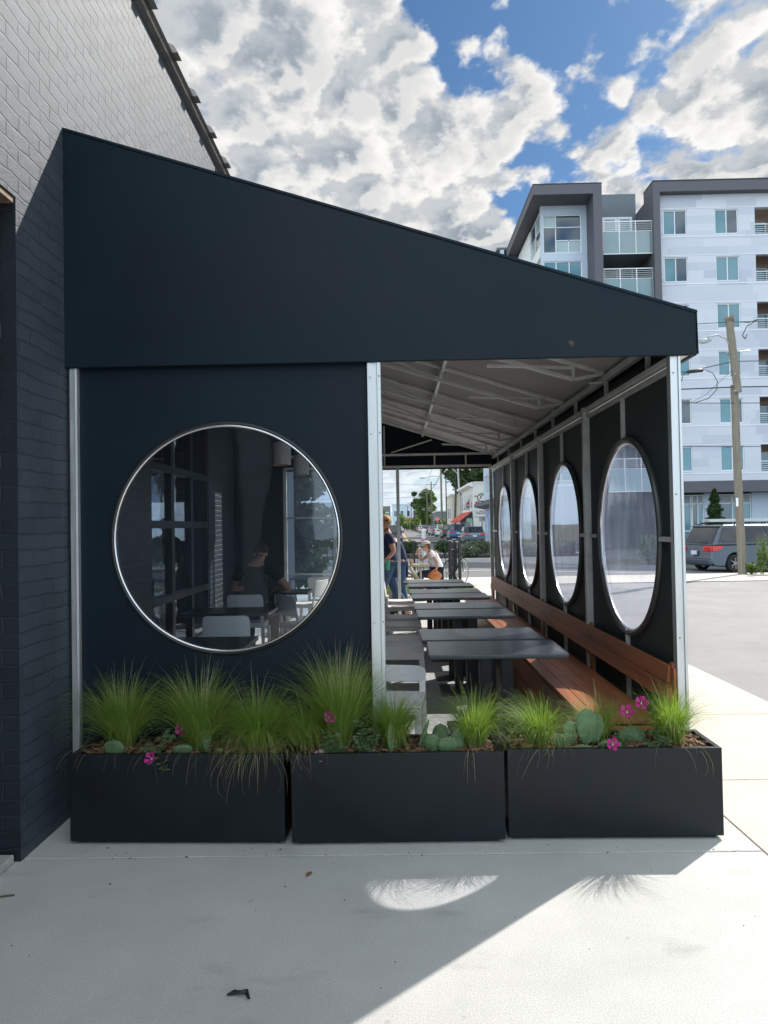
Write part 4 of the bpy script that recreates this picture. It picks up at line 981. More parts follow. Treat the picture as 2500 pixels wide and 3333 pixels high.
# corner wing with portal frame
obj('portal_roof',WA(MB().box(9.1,13.43,46.6,58,22.42,23.05)),M['browncl'],A)
obj('portal_edge',WA(MB().box(9.08,13.45,46.58,58.02,23.051,23.11)),M['black'],A)
obj('portal_fin',WA(MB().box(12.88,13.428,46.6,50.0,-1,22.419)),M['browncl'],A)
obj('portal_fin',WA(MB().box(9.1,9.9,57.2,58,3.4,22.419)),M['browncl'],A)
wz=[]
ops=[]; z=19.335; lay=[]
ops.append((10.02,12.52,19.30,21.82)); ops.append((10.02,12.52,16.2,18.75)); 
for k in range(4): ops.append((10.02,12.52,13.1-3.02*k,15.65-3.02*k))
obj('wing_front',WA(wallgrid(ops,None,9.88,12.879,1.5,22.418,48.3,.3)),M['silverp'],A)
for k,o in enumerate(ops):
    if k==0: window(*o,48.36,panes=((0,.335,.675,1),(.335,1,.675,1),(0,.335,0,.675),(.335,1,.33,.675),(.335,.67,0,.33),(.67,1,0,.33)),mats=['panel','paned','paned','paned','panel','panel'])
    else: window(*o,48.36,panes=((0,.33,.12,1),(.33,.67,.12,1),(.67,1,.12,1),(0,1,0,.12)),mats=['pane','pane','pane','panel'])
mb=MB()
for (ya,yb,za,zb) in ((48.6,57.2,1.5,3.9),): mb.box(9.88,10.1,ya,yb,za,zb)
for k in range(6):
    z=3.9+3.06*k; mb.box(9.88,10.1,48.6,57.19,z,z+.75); mb.box(9.88,10.1,52.2,57.18,z+.752,z+3.058)
obj('wing_side',WA(mb),M['white'],A)
for k in range(6):
    z=4.66+3.06*k; window(48.62,52.18,z,z+2.29,9.93,axis='y',panes=((0,.5,.5,1),(.5,1,.5,1),(0,.5,0,.5),(.5,1,0,.5)),mats=['panel','paned','paned','panel'])
# street side body
ops=[]
mb=MB(); X=8.65
for k in range(6):
    z=3.9+3.06*k; mb.box(X,X+.3,58.01,72,z+ -.0,z+.55)
    for (a,b) in ((58.01,59.5),(62.2,64.6),(67.3,67.9),(71.6,72)): mb.box(X,X+.3,a,b,z+.551,z+2.25)
    mb.box(X,X+.3,58.01,72,z+2.251,z+3.059)
mb.box(X+.01,14,71.7,71.99,3.9,22.2); mb.box(X,X+.3,58.01,72,22.26,23.2)
obj('side_wall',WA(mb),M['silverp'],A)
for k in range(6):
    z=4.45+3.06*k
    window(59.51,62.19,z,z+1.70,X+.05,axis='y',mats=['paned','pane']); window(64.61,67.29,z,z+1.70,X+.05,axis='y',mats=['pane','paned']); window(67.91,71.59,z,z+1.70,X+.05,axis='y',panes=((0,.33,0,1),(.33,.67,0,1),(.67,1,0,1)),mats=['pane','paned','panel'])
obj('side_roof',WA(MB().box(8.4,14,58.03,72.3,23.201,23.4)),M['browncl'],A)
obj('street_canopy',WA(MB().prism([(7.7,3.27),(8.648,3.05),(8.648,3.80),(7.7,3.58)],1,60.5,72.2)),M['browncl'],A)
obj('ground_floor_wall',WA(MB().box(8.9,9.2,50.2,61,-1,3.4).box(8.7,9.0,66.5,72,-1,3.4)),M['silverp'],A)
window(61.05,66.45,.1,3.05,8.75,axis='y',panes=((0,.33,0,1),(.33,.67,0,1),(.67,1,0,1)),mats=['paned','pane','paned'])
mu=MB(); random.seed(11)
mus=obj('mural_panel',WA(MB().box(8.66,8.69,67,71.7,.2,3.3)),mat('painted mural',(.30,.38,.52),.7,var=.7,scale=1.8),A)
# ground floor
obj('canopy_fascia',WA(MB().box(16.6,XE,45.9,47.0,3.35,4.049)),M['browncl'],A)
xs=[17.05,18.82,20.2,22.62]
for m in range(4):
    xo=8.9*m
    for a,b in ((16.9,18.83),(18.86,19.62),(20.24,22.60)):
        window(a+xo,b+xo,-1,3.25,47.3,panes=((0,.5,0,.46) if b-a<1 else (0,.5,0,.46),(.5,1,0,.46),(0,.5,.46,.865),(.5,1,.46,.865),(0,.5,.865,1),(.5,1,.865,1)),mats=['paned','pane','paned','pane','blind','blind'])
    obj('ground_pier',WA(MB().box(19.63+xo,20.22+xo,47.25,47.6,-1.2,3.349)),M['silverp'],A); obj('ground_pier',WA(MB().box(22.62+xo,25.78+xo,47.25,47.6,-1.2,3.349)),M['silverp'],A)
obj('rear_mass',WA(MB().box(17.1,XE,49.2,62,-1,22.2)),M['bluegrey'],A)
obj('floor_slab',WA(MB().box(10.2,12.8,48.7,57,-1,22.2)),M['black'],A)
obj('inner_mass',WA(MB().box(9.6,XE,58.3,71.6,-1,22.2)),M['black'],A)
# ------------------------------------------------------------------ white shop with awnings
S=thing('shop','white clapboard shop with red awnings, a round painted emblem and LUNCH lettering','shop',(8.26,78,0))
def WS(mb): mb.v=[(x-8.26,y-78,z) for x,y,z in mb.v]; return mb
clap=mat('white clapboard',(.74,.74,.70),.7,var=.05)
mb=MB().box(8.30,18,78.04,92,0,6.0)
n=28
for i in range(n):
    z=.1+i*.21; mb.hull8([(8.26,78.0,z),(18.02,78.0,z),(18.02,92,z),(8.26,92,z)],[(8.298,78.036,z+.205),(18,78.036,z+.205),(18,92,z+.205),(8.298,92,z+.205)])
obj('clapboard_wall',WS(mb),clap,S)
mb=MB().box(8.15,18.1,77.9,92.1,6.0,6.12); mb.prism([(7.75,5.75),(8.255,5.55),(8.255,6.12),(7.75,5.98)],1,77.9,92.1); obj('cornice',WS(mb),M['white'],S)
for y in (79.2,81.4,84,87,90): 
    f_=obj('window',WS(MB().box(8.22,8.255,y,y+.9,3.3,5.0)),M['whitefr'],S); obj('pane',WS(MB().box(8.205,8.215,y+.08,y+.82,3.38,4.92)),M['paned'],f_)
f_=obj('window',WS(MB().box(10.5,11.1,77.95,77.995,4.75,5.15)),M['whitefr'],S); obj('pane',WS(MB().box(10.55,11.05,77.93,77.945,4.8,5.1)),M['paned'],f_)
obj('wall_vent',WS(MB().box(8.75,9.6,77.95,77.99,4.62,4.74)),M['galv'],S)
obj('shop_window',WS(MB().box(8.2,8.255,78.6,91.5,.4,2.3)),M['paned'],S)
mb=MB()
for k in range(14): mb.box(8.10,8.19,79+k*.9,79.25+k*.9,.3,2.2)
obj('striped_shutter',WS(mb),M['white'],S)
def awn(y0,y1):
    mb=MB().hull8([(6.95,y0,2.05),(8.2,y0,3.0),(8.2,y1,3.0),(6.95,y1,2.05)],[(6.95,y0,2.09),(8.2,y0,3.05),(8.2,y1,3.05),(6.95,y1,2.09)])
    mb.box(6.93,6.949,y0,y1,1.84,2.08); o=obj('awning',WS(mb),M['red'],S); obj('awning_side',WS(MB().prism([(7.0,2.08),(8.19,2.08),(8.19,2.95)],1,y0+.02,y0+.05)),M['black'],o)
awn(79,84.3); awn(85,92)
def txt(name,s,size,Mx,m,par,ext=.01,W_=None,align='LEFT'):
    c=bpy.data.curves.new(name,'FONT'); c.body=s; c.size=size; c.extrude=ext; c.align_x=align
    o=bpy.data.objects.new(name,c); COL.objects.link(o); dg=bpy.context.evaluated_depsgraph_get(); me=bpy.data.meshes.new_from_object(o.evaluated_get(dg)); bpy.data.objects.remove(o)
    me.transform(Mx); me.materials.clear(); me.materials.append(m); q=bpy.data.objects.new(name,me); COL.objects.link(q); q.parent=par; return q
sb=obj('sign_board',WS(MB().box(8.42,10.4,77.93,77.985,2.46,3.24)),M['white'],S)
obj('sign_border',WS(MB().box(8.38,10.4,77.925,77.984,3.241,3.27).box(8.38,10.4,77.925,77.984,2.42,2.459).box(8.37,8.405,77.925,77.984,2.42,3.27)),M['galv'],sb)
txt('sign_lettering','LUNCH',.40,T3(8.47-8.26,77.925-78,2.83)@Matrix.Rotation(R(90),4,'X'),M['blackm'],sb)
obj('sign_line',WS(MB().box(8.5,10.0,77.9,77.929,2.71,2.77)),M['black'],sb)
em=MB(); n=40
pts=[(9.12+.42*math.cos(2*PI*i/n)-8.26,77.95-78,4.42+.42*math.sin(2*PI*i/n)) for i in range(n)]; em.tube(pts,.045,6,closed=True)
eo=obj('round_emblem',em,M['blackm'],S); obj('emblem_face',WS(MB().lathe([(0,.0),(.4,.0),(.4,.02),(0,.02)],n=32,M=T3(9.12,77.985,4.42)@Matrix.Rotation(R(90),4,'X'))),M['white'],eo)
obj('emblem_mark',WS(MB().tube([(9.15,77.93,4.62),(9.02,77.93,4.5),(8.98,77.93,4.35),(8.90,77.93,4.25)],[.04,.055,.03,.04],6).tube([(9.05,77.93,4.12),(9.15,77.93,4.1)],.04,6)),M['black'],eo)
obj('painted_flag',WS(MB().prism([(8.35,4.55),(8.68,4.55),(8.5,4.72)],1,77.95,77.98).prism([(8.4,3.82),(8.95,3.82),(8.85,4.0),(8.5,4.02)],1,77.95,77.98)),M['red'],S)
HS=thing('hanging_sign','cluster of grey and white discs hanging from the shop above the red awning','sign',(8.1,82,3.75))
mb=MB()
for (x,z,r_) in ((0,0,.45),(.25,.7,.35),(-.45,.75,.17),(-.45,.25,.17),(-.75,-.1,.13),(-.2,-.55,.42),(-.85,-.75,.18)): mb.lathe([(0,-.03),(r_*.62,-.03),(r_*.62,.03),(0,.03)],n=18,M=T3(x*.62,0,z*.62)@Matrix.Rotation(R(90),4,'X'))
obj('disc_cluster',mb,M['galv'],HS); obj('bracket',MB().tube([(.16,0,.7),(.1,0,.7),(.0,0,.3)],.03,6),M['black'],HS); obj('red_disc',MB().lathe([(0,-.05),(.16,-.05),(.16,.05),(0,.05)],n=14,M=T3(-.05,-.02,.22)@Matrix.Rotation(R(90),4,'X')),M['stopred'],HS)
# ------------------------------------------------------------------ other buildings
def block(label,x0,x1,y0,y1,h,m,roofm='galv',wins_=0,cat='building'):
    T=thing('street_building',label,cat,(x0,y0,0))
    obj('wall',MB().box(0,x1-x0,0,y1-y0,-.1,h),M[m],T); obj('roof',MB().box(-.15,x1-x0+.1,-.15,y1-y0,h+.001,h+.25),M[roofm],T)
    for k in range(wins_):
        w=(x1-x0)/wins_; f_=obj('window',MB().box(w*(k+.25),w*(k+.75),-.05,-.001,h*.45,h*.75),M['whitefr'],T); obj('pane',MB().box(w*(k+.28),w*(k+.72),-.07,-.051,h*.48,h*.72),M['paned'],f_)
        f_=obj('window',MB().box(-.05,-.001,2+k*4,4+k*4,h*.4,h*.7),M['whitefr'],T); obj('pane',MB().box(-.07,-.051,2.1+k*4,3.9+k*4,h*.42,h*.68),M['paned'],f_)
    return T
block('cream two storey building behind the utility poles, beyond the red awnings',8.9,22,116,128,6.2,'cream','cream',2)
block('low mauve grey building with pale roof beside the distant stop sign',8.7,24,150,172,4.4,mat('x',(.26,.24,.29),.8) and 'bluegrey','white',2)
block('long low building with white roof trim far down the street',9.5,34,196,230,4.2,'cream','white',3)
block('pale grey building at the far left end of the street',-16,-5.5,260,300,7.5,'silverp','white',3)
block('wide white building closing the far left of the street',-14,-2.2,330,350,10.5,'bluegrey','white',4)
block('distant pale building past the end of the pole line',-2,16,520,560,17,'silverp','white',4)
block('grey block far down on the left of the skyline',-30,-9,200,240,8,'silverp','galv',3)
# ------------------------------------------------------------------ trees
def leaves(mb,c,rad,n,s,flat=.9,gap=None):
    for k in range(n):
        while True:
            p=Vector((U(-1,1),U(-1,1),U(-1,1)))
            if .25<p.length<1: break
        q=Vector((c[0]+p.x*rad[0],c[1]+p.y*rad[1],c[2]+p.z*rad[2]))
        if gap is not None and mnoise.noise(q*gap)<-.12: continue
        a=Vector((U(-1,1),U(-1,1),U(-.6,.6))).normalized(); b=a.cross(Vector((U(-1,1),U(-1,1),U(-1,1)))).normalized()
        l=s*U(.6,1.3); w=l*.55
        b0=len(mb.v); mb.v+=[tuple(q-a*l),tuple(q+b*w),tuple(q+a*l),tuple(q-b*w)]; mb.f.append((b0,b0+1,b0+2,b0+3)); mb.sm.append(False)
def tree(name,label,x,y,h,crown,cz0,m='treed',n=9000,s=.3,nb=16,gap=.5,cat='tree',tr=.25,z0=0,group=None,seed=1):
    random.seed(seed); T=thing(name,label,cat,(x,y,z0),group=group)
    t=MB(); t.tube([(0,0,-.1),(U(-.1,.1)*h*.2,0,h*.3),(U(-.05,.05)*h,0,h*.75)],[tr,tr*.75,tr*.25],8)
    lf=MB(); cr=(h-cz0)/2
    for k in range(nb):
        a=U(0,6.28); u=U(0,1); v=U(-1,1); rr_=crown*math.sqrt(1-min(.96,v*v)*.8)*U(.35,.78); c=(rr_*math.cos(a),rr_*math.sin(a),cz0+cr+v*cr*.72)
        t.tube([(0,0,cz0*.6+.2*h),((c[0])*.5,c[1]*.5,c[2]*.85+.05*h),c],[tr*.45,tr*.25,tr*.08],5)
        rb=crown*U(.28,.5); leaves(lf,c,(rb,rb,min(rb,cr)*.8),n//nb,s,gap=gap)
    obj('trunk',t,M['trunk'],T); obj('crown',lf,M[m],T,fixn=False); return T
tree('broadleaf_tree','large dark broadleaf tree towering behind the white shop and poles',12.3,104,19,7.5,3.0,'treed',15000,.42,26,gap=.35,seed=3,tr=.5)
tree('broadleaf_tree','lighter small tree crown between the dark tree and the apartment corner',14.2,96,11.5,2.6,5.5,'treem',3500,.30,9,gap=.6,seed=5)
tree('broadleaf_tree','pale green tree standing behind the crossarm poles far down the street',8.4,200,11.5,4.0,3.0,'treem',5500,.40,16,gap=.3,seed=8)
tree('broadleaf_tree','narrow pale tree left of the pale green street tree',5.6,210,12,1.7,6.0,'treem',1800,.4,7,gap=.3,seed=9)
for i,(x,y,h,c,m) in enumerate([(3.0,255,6.0,3.2,'treel'),(6.0,235,6.5,3.2,'treel'),(8.4,205,5.0,2.6,'treem'),(10.0,180,4.6,2.4,'treem'),(9.6,141,3.6,1.9,'treem'),(-4.6,215,7.5,3.4,'treel'),(-7,160,8,3.6,'treem')]):
    tree('street_tree',['low bright green tree at the vanishing end of the street','bright green rounded tree by the road bend','second green tree toward the pale street tree','low olive tree left of the pole with crossarm','small olive tree beside the stop sign','green tree on the left side of the far street','leafy tree near on the left side of the street'][i],x,y,h,c,.3,m,1500,.35,9,gap=None,seed=20+i,tr=.15,group='low green trees along the street')
tree('shaded_tree','dark leafy tree standing in shade behind the far left end of the canopy',-2.15,15.4,5.4,1.35,-.4,'treed',30000,.085,34,gap=None,seed=31,tr=.09)
random.seed(33); T=thing('conifer_tree','slender dark evergreen in front of the apartment storefront, above the van','tree',(16.95,39.5,-.4)); T.scale=(.70,.70,.68); lf=MB()
for k in range(9000):
    v=U(0,1)**.75; zz=.35+v*5.0; rr_=(1.05*(1-v)**.8+.06)*(1+.25*math.sin(zz*7)+.15*math.sin(zz*17)); a=U(0,6.28); q=rr_*math.sqrt(U(.15,1)); leaves(lf,(q*math.cos(a),q*math.sin(a),zz),(.09,.09,.10),1,.075)
obj('trunk',MB().tube([(0,0,-.1),(0,0,5.2)],[.09,.02],8),M['trunk'],T); obj('crown',lf,M['treed'],T,fixn=False)
# hedges and shrubs
def shrub(name,label,x,y,r,z,m,n,s,group=None,z0=.11,cat='shrub',seed=1,gap=None):
    random.seed(seed); T=thing(name,label,cat,(x,y,z0),group=group); lf=MB()
    for k in range(7): leaves(lf,(U(-.45,.45)*r[0],U(-.45,.45)*r[1],z+U(-.1,.25)*r[2]),(r[0]*.62,r[1]*.62,r[2]*.7),n//7,s,gap=gap)
    st=MB(); 
    for k in range(6): st.tube([(0,0,0),(U(-.5,.5)*r[0],U(-.5,.5)*r[1],z)],[.015,.006],4)
    obj('stems',st,M['trunk'],T); obj('foliage',lf,M[m],T,fixn=False); return T
shrub('boxwood_shrub','round green boxwood behind the fence, left of the seated woman',.56,34.4,(.50,.45,.42),.45,'box',2600,.05,seed=41,group='round boxwoods beyond the fence')
shrub('boxwood_shrub','round green boxwood behind the fence, right of the seated woman',2.25,34.4,(.46,.45,.40),.48,'box',2600,.05,seed=42,group='round boxwoods beyond the fence')
for i,(x,y,rx,h) in enumerate([(3.75,34.6,.85,.62),(4.9,34.3,.9,.60),(5.9,34.9,.8,.66),(3.3,34.0,.55,.42),(7.0,34.4,.9,.65),(8.0,34.5,.8,.6)]):
    t=shrub('lavender_shrub',['grey green feathery shrub directly right of the slatted gate','wide feathery shrub in the middle of the roadside bed','feathery shrub below the boot of the blue sedan','small feathery shrub tucked at the gate post','feathery shrub hidden mostly by the canopy wall','last feathery shrub toward the parking lot'][i],x,y,(rx,.6,h*.75),h*.6,'lav',2600,.055,seed=50+i,group='feathery shrubs in the roadside bed')
    tw=MB(); 
    for k in range(60):
        a=U(0,6.28); q=U(0,.8); tw.tube([(q*rx*.6*math.cos(a),q*.4*math.sin(a),.2),(q*rx*1.1*math.cos(a)+U(-.1,.1),q*.6*math.sin(a),h+U(.0,.28))],[.008,.004],3)
    obj('shoots',tw,M['lav'],t,fixn=False)
shrub('hedge_shrub','rounded green shrub by the storefront left of the parked minivan',11.6,33.6,(.9,.6,.8),.75,'treem',2600,.07,seed=61,z0=-.45)
shrub('hedge_shrub','dark hedge along the apartment storefront behind the minivan',19.5,44.5,(4.5,.7,.8),.7,'treem',5000,.09,seed=62,z0=-.9)
random.seed(71)
for i,(x,y,h) in enumerate([(10.66,21.75,1.25),(10.92,21.6,.80),(10.45,21.9,.40),(11.3,21.7,.6),(11.8,21.8,.5)]):
    T=thing('roadside_weed',['tallest spiky weed right of the wooden utility pole','bushy weed at the right edge beside the tallest weed','shortest weed right at the foot of the utility pole','low weed past the right edge','last low weed along the lot edge'][i],'weed',(x,y,0),group='weeds at the foot of the pole')
    st=MB(); lf=MB()
    for k in range(12):
        a=U(0,6.28); dx=U(0,.25)*math.cos(a); dy=U(0,.25)*math.sin(a); hh=h*U(.5,1.0); st.tube([(dx*.3,dy*.3,0),(dx,dy,hh)],[.006,.003],4); leaves(lf,(dx*.7,dy*.7,hh*.55),(.07,.07,hh*.45),60,.035)
    obj('stems',st,M['treel'],T); obj('leaves',lf,M['treel'],T,fixn=False)
random.seed(72)
lf=MB()
for k in range(5200):
    x=U(-.6,1.9); y=U(17.2,19.2); h=U(.05,.16)*(1+.5*mnoise.noise(Vector((x*3,y*3,0)))); a=U(0,6.28); w=.006
    b0=len(lf.v); lf.v+=[(x-w*math.cos(a),y-w*math.sin(a),0),(x+w*math.cos(a),y+w*math.sin(a),0),(x+U(-.04,.04),y+U(-.04,.04),h)]; lf.f.append((b0,b0+1,b0+2)); lf.sm.append(False)
o=obj('lawn_strip',lf,M['treel'],None,fixn=False); stuff(o,'strip of short green grass at the foot of the metal fence','grass')
# ------------------------------------------------------------------ poles and lamps
def upole(label,x,y,h,r=.15,arm=None,m='poled',armz=.6,lean=0,group='utility poles down the street'):
    T=thing('utility_pole',label,'utility pole',(x,y,0),group=group)
    obj('shaft',MB().tube([(0,0,-.2),(lean*.5,0,h*.5),(lean,0,h)],[r,r*.85,r*.7],12),M[m],T)
    if arm:
        c=obj('crossarm',MB().box(lean-arm,lean+arm,-.16,-.06,h-armz-.06,h-armz+.06),M[m],T)
        ins=MB()
        for k in (-1,-.45,.45,1): ins.lathe([(0,0),(.05,0),(.035,.08),(.05,.12),(0,.15)],n=8,M=T3(lean+k*(arm-.08),-.11,h-armz+.06))
        obj('insulators',ins,M['galv'],c)
    return T
upole('grey timber utility pole nearest beyond the parked sedans',7.55,120,14.5,.19,1.0,'pole',armz=2.2)
T=thing('street_lamp','slim dark green street lamp post with two outreach arms beside the grey pole','street lamp',(7.9,114,0))
obj('post',MB().tube([(0,0,0),(0,0,9.1)],[.12,.08],10),M['treed'] if 0 else M['poled'],T)
obj('arm',MB().tube([(-3.2,0,8.95),(-2.0,0,9.2),(0,0,9.05)],.05,6),M['galv'],T); obj('lamp_head',MB().ell((-3.6,0,8.93),(.55,.16,.1)),M['galv'],T)
upole('leaning brown timber pole right of the street lamp',7.9,99,13.5,.17,None,'poled',lean=.55)
T=thing('street_lamp','pale steel lamp post with a curved arm leaning beside the brown timber pole','street lamp',(8.25,92,0))
obj('post',MB().tube([(0,0,0),(-.25,0,6),(-.5,0,12)],[.15,.12,.09],10),M['galv'],T); obj('arm',MB().tube([(-.45,0,8.0),(-1.2,0,8.7),(-2.2,0,9.0)],.045,6),M['galv'],T); obj('lamp_head',MB().ell((-2.5,0,8.98),(.4,.14,.09)),M['galv'],T)
upole('dark pole with a wide crossarm, third of the receding line',7.6,154,10.7,.17,1.15)
upole('dark pole with a lower crossarm and transformer, fourth of the receding line',7.4,171,10.3,.17,1.15)
upole('bare dark pole in front of the pale green tree',7.45,211,10.6,.16,.6)
upole('distant pole with crossarm left of the pale green tree',7.4,340,12.6,.2,1.6)
upole('second distant pole, thinner and farther left',7.3,430,13.4,.22,1.6)
upole('farthest pole near the vanishing point',7.2,540,14,.25,1.8)
upole('short dark pole among the far street trees',7.6,262,7.0,.15,None)
T=thing('utility_pole','weathered leaning utility pole with a lamp arm at the edge of the parking lot','utility pole',(10.215,22,0))
obj('shaft',MB().tube([(0,0,-.2),(-.07,0,3.0),(-.10,0,5.6)],[.125,.115,.108],14),M['pole'],T)
obj('spliced_top',MB().tube([(-.055,-.13,5.36),(-.14,-.11,6.3),(-.235,-.08,7.55)],[.11,.115,.110],14),M['pole'],T)
fg=MB(); random.seed(5)
for k in range(26): a=U(0,6.28); fg.tube([(-.22+.11*math.cos(a),-.08+.11*math.sin(a),7.45),(-.23+.13*math.cos(a),-.08+.13*math.sin(a),7.6+U(0,.06))],.012,4)
obj('frayed_top',fg,M['pole'],T)
ar=obj('lamp_arm',MB().tube([(-.2,-.1,6.62),(-.35,-.12,6.95),(-.62,-.14,7.07),(-.9,-.16,7.0)],.025,8),M['galv'],T)
obj('lamp_head',MB().ell((-1.0,-.17,6.90),(.19,.09,.06),M=None).box(-.88,-.80,-.19,-.13,6.93,6.99),M['galv'],ar)
obj('lamp_lens',MB().ell((-1.04,-.17,6.86),(.15,.08,.05)),M['panel'],ar)
obj('notice_tag',MB().box(-.20,-.13,-.135,-.125,2.0,2.25),M['white'],T)
for z in (7.2,6.4,5.9,5.4): obj('bolt',MB().tube([(-.16,-.22,z),(-.16,.1,z)],.018,6),M['galv'],T)
obj('step_bar',MB().tube([(-.35,-.1,6.55),(.35,-.1,6.6)],.015,5),M['galv'],T)
def cable(label,pts,r,name='overhead_cable',grp=None,sag=0):
    P_=[]
    for i in range(len(pts)-1):
        a=Vector(pts[i]); b=Vector(pts[i+1]); n=10
        for k in range(n): t=k/n; q=a.lerp(b,t); q.z-=sag*4*t*(1-t); P_.append(q)
    P_.append(Vector(pts[-1])); o0=P_[0].copy()
    o=obj(name,MB().tube([p-o0 for p in P_],r,5),M['wire'],None,loc=o0); tag(o,label,'cable',grp); return o
cable('thin top cable running to the frayed pole top beyond the canopy eave',[(4,21.9,7.25),(10.0,21.9,7.45),(22,21.9,7.5)],.010)
c=cable('cable carrying the black splice case between canopy and wooden pole',[(3,21.9,5.75),(8.7,21.9,6.0),(10.05,21.9,6.28),(22,21.9,6.3)],.012)
ca=thing('splice_case','black cylindrical splice case hanging on the cable left of the wooden pole','cable box',(8.93,21.9,6.02))
obj('case',MB().tube([(-.24,0,-.02),(-.2,0,-.018),(.2,0,.018),(.24,0,.02)],[.03,.055,.055,.03],12),M['blackm'],ca); obj('end_tail',MB().tube([(-.24,0,-.02),(-.36,0,-.12),(-.4,0,-.3)],.012,5),M['wire'],ca)
cable('big slack loop of black cable hanging below the splice case',[(9.2,21.9,6.07),(9.45,21.9,5.95),(9.58,21.9,5.7),(9.55,21.9,5.45),(9.3,21.9,5.2),(8.9,21.9,5.08),(8.3,21.9,5.08)],.012)
cable('dark messenger cable crossing the wooden pole at its splice',[(3,21.88,5.35),(10.1,21.88,5.52),(22,21.88,5.45)],.018)
cable('lower slanting cable crossing in front of the apartment windows',[(3,21.92,5.2),(10.1,21.92,5.05),(22,21.92,4.85)],.011)
cable('lowest thin cable in front of the fifth window row',[(3,22.1,3.95),(10.1,22.1,3.78),(22,22.1,3.6)],.010)
cable('short curled cable end beside the frayed pole top',[(10.2,21.8,7.42),(10.5,21.8,7.4),(10.75,21.8,7.48)],.012)
cable('hooked cable tail curling down right of the pole top',[(10.75,21.8,7.47),(10.45,21.8,7.3),(10.3,21.8,7.02),(10.38,21.8,6.92),(10.44,21.8,7.05)],.014)
cable('thin guy wire slanting down left from the wooden pole',[(10.1,21.85,6.1),(9.2,21.85,5.3),(8.4,21.85,4.9)],.006)
cable('small cable loop showing right at the canopy corner',[(8.75,21.9,7.45),(8.92,21.9,7.38),(8.90,21.9,7.1),(8.8,21.9,6.95)],.010)
for i,(x0,z0,x1,z1,y0,y1) in enumerate([(-30,14,7.5,12.5,100,120),(-30,11.5,7.6,10.1,110,154),(-30,9.0,7.5,9.5,120,171),(-40,8.3,7.5,8.3,140,171),(-40,6.6,7.5,7.6,140,211)]):
    cable(['highest street wire sweeping left across the sky','second street wire sweeping left to the crossarm pole','third street wire crossing the sky behind the thin post','fourth street wire level above the distant roofs','lowest street wire above the distant roofs'][i],[(x0,y0,z0),(x1,y1,z1)],.035,name='street_wire',grp='wires over the long street',sag=.8)
for i,(z,dx) in enumerate([(12.3,-.9),(12.3,.9),(9.6,0)]):
    cable(['left wire strung along the receding poles','right wire strung along the receding poles','low wire strung along the receding poles'][i],[(7.5+dx,60,z-.3+1.5),(7.55+dx,120,z),(7.6+dx,154,z-2.2 if z>10 else 9),(7.4+dx,171,z-2.6 if z>10 else 8.6),(7.4+dx,340,11)],.03,name='street_wire',grp='wires over the long street')
cable('drooping service wire from the brown pole to the white shop',[(8.3,99,9.6),(9.4,90,6.6),(10,79,6.0)],.03,name='street_wire',grp='wires over the long street',sag=.7)
# ------------------------------------------------------------------ signs
T=thing('stop_sign','red octagonal STOP sign on a post down the right side of the street','stop sign',(7.7,136,0))
mb=MB(); mb.prism([(.40*math.cos(R(22.5+45*k)),2.72+.40*math.sin(R(22.5+45*k))) for k in range(8)],1,-.02,.0); obj('sign_face',mb,M['stopred'],T)
obj('border',MB().tube([(.385*math.cos(R(22.5+45*k)),-.025,2.72+.385*math.sin(R(22.5+45*k))) for k in range(8)],.012,4,closed=True),M['white'],T)
txt('stop_lettering','STOP',.30,T3(0,-.022,2.62)@Matrix.Rotation(R(90),4,'X'),M['white'],T,align='CENTER'); obj('post',MB().box(-.03,.03,.002,.05,-.1,2.4),M['galv'],T)
T=thing('stop_sign','second small red STOP sign much farther down the street','stop sign',(4.0,205,0))
mb=MB(); mb.prism([(.42*math.cos(R(22.5+45*k)),3.6+.42*math.sin(R(22.5+45*k))) for k in range(8)],1,-.02,.0); obj('sign_face',mb,M['stopred'],T); obj('post',MB().box(-.03,.03,.002,.05,-.1,3.3),M['galv'],T)
txt('stop_lettering','STOP',.30,T3(0,-.022,3.5)@Matrix.Rotation(R(90),4,'X'),M['white'],T,align='CENTER')
T=thing('street_sign','grey sign with a red ringed symbol in front of the white shop','sign',(8.2,70,0))
obj('sign_face',MB().box(-.27,.27,-.03,0,1.86,2.32),M['galv'],T); obj('post',MB().box(-.035,.035,.001,.06,-.1,2.3),M['black'],T)
obj('red_ring',MB().tube([(.12+.11*math.cos(2*PI*k/20),-.04,2.16+.11*math.sin(2*PI*k/20)) for k in range(20)],.018,5,closed=True).tube([(.05,-.04,2.08),(.19,-.04,2.24)],.015,5),M['stopred'],T)
T=thing('street_sign','pale green rectangular sign hanging by the shop awnings','sign',(7.6,76,0))
obj('sign_face',MB().box(-.28,.28,-.03,0,1.80,2.27),M['green'],T); obj('post',MB().box(-.02,.02,.001,.05,-.1,2.2),M['galv'],T)
T=thing('street_sign','small green street name plate on the pale steel lamp post','sign',(8.15,91.7,0))
obj('sign_face',MB().box(.1,.6,-.03,0,5.2,5.9),M['green'],T); obj('bracket',MB().box(-.15,.1,-.02,-.005,5.5,5.6),M['galv'],T)
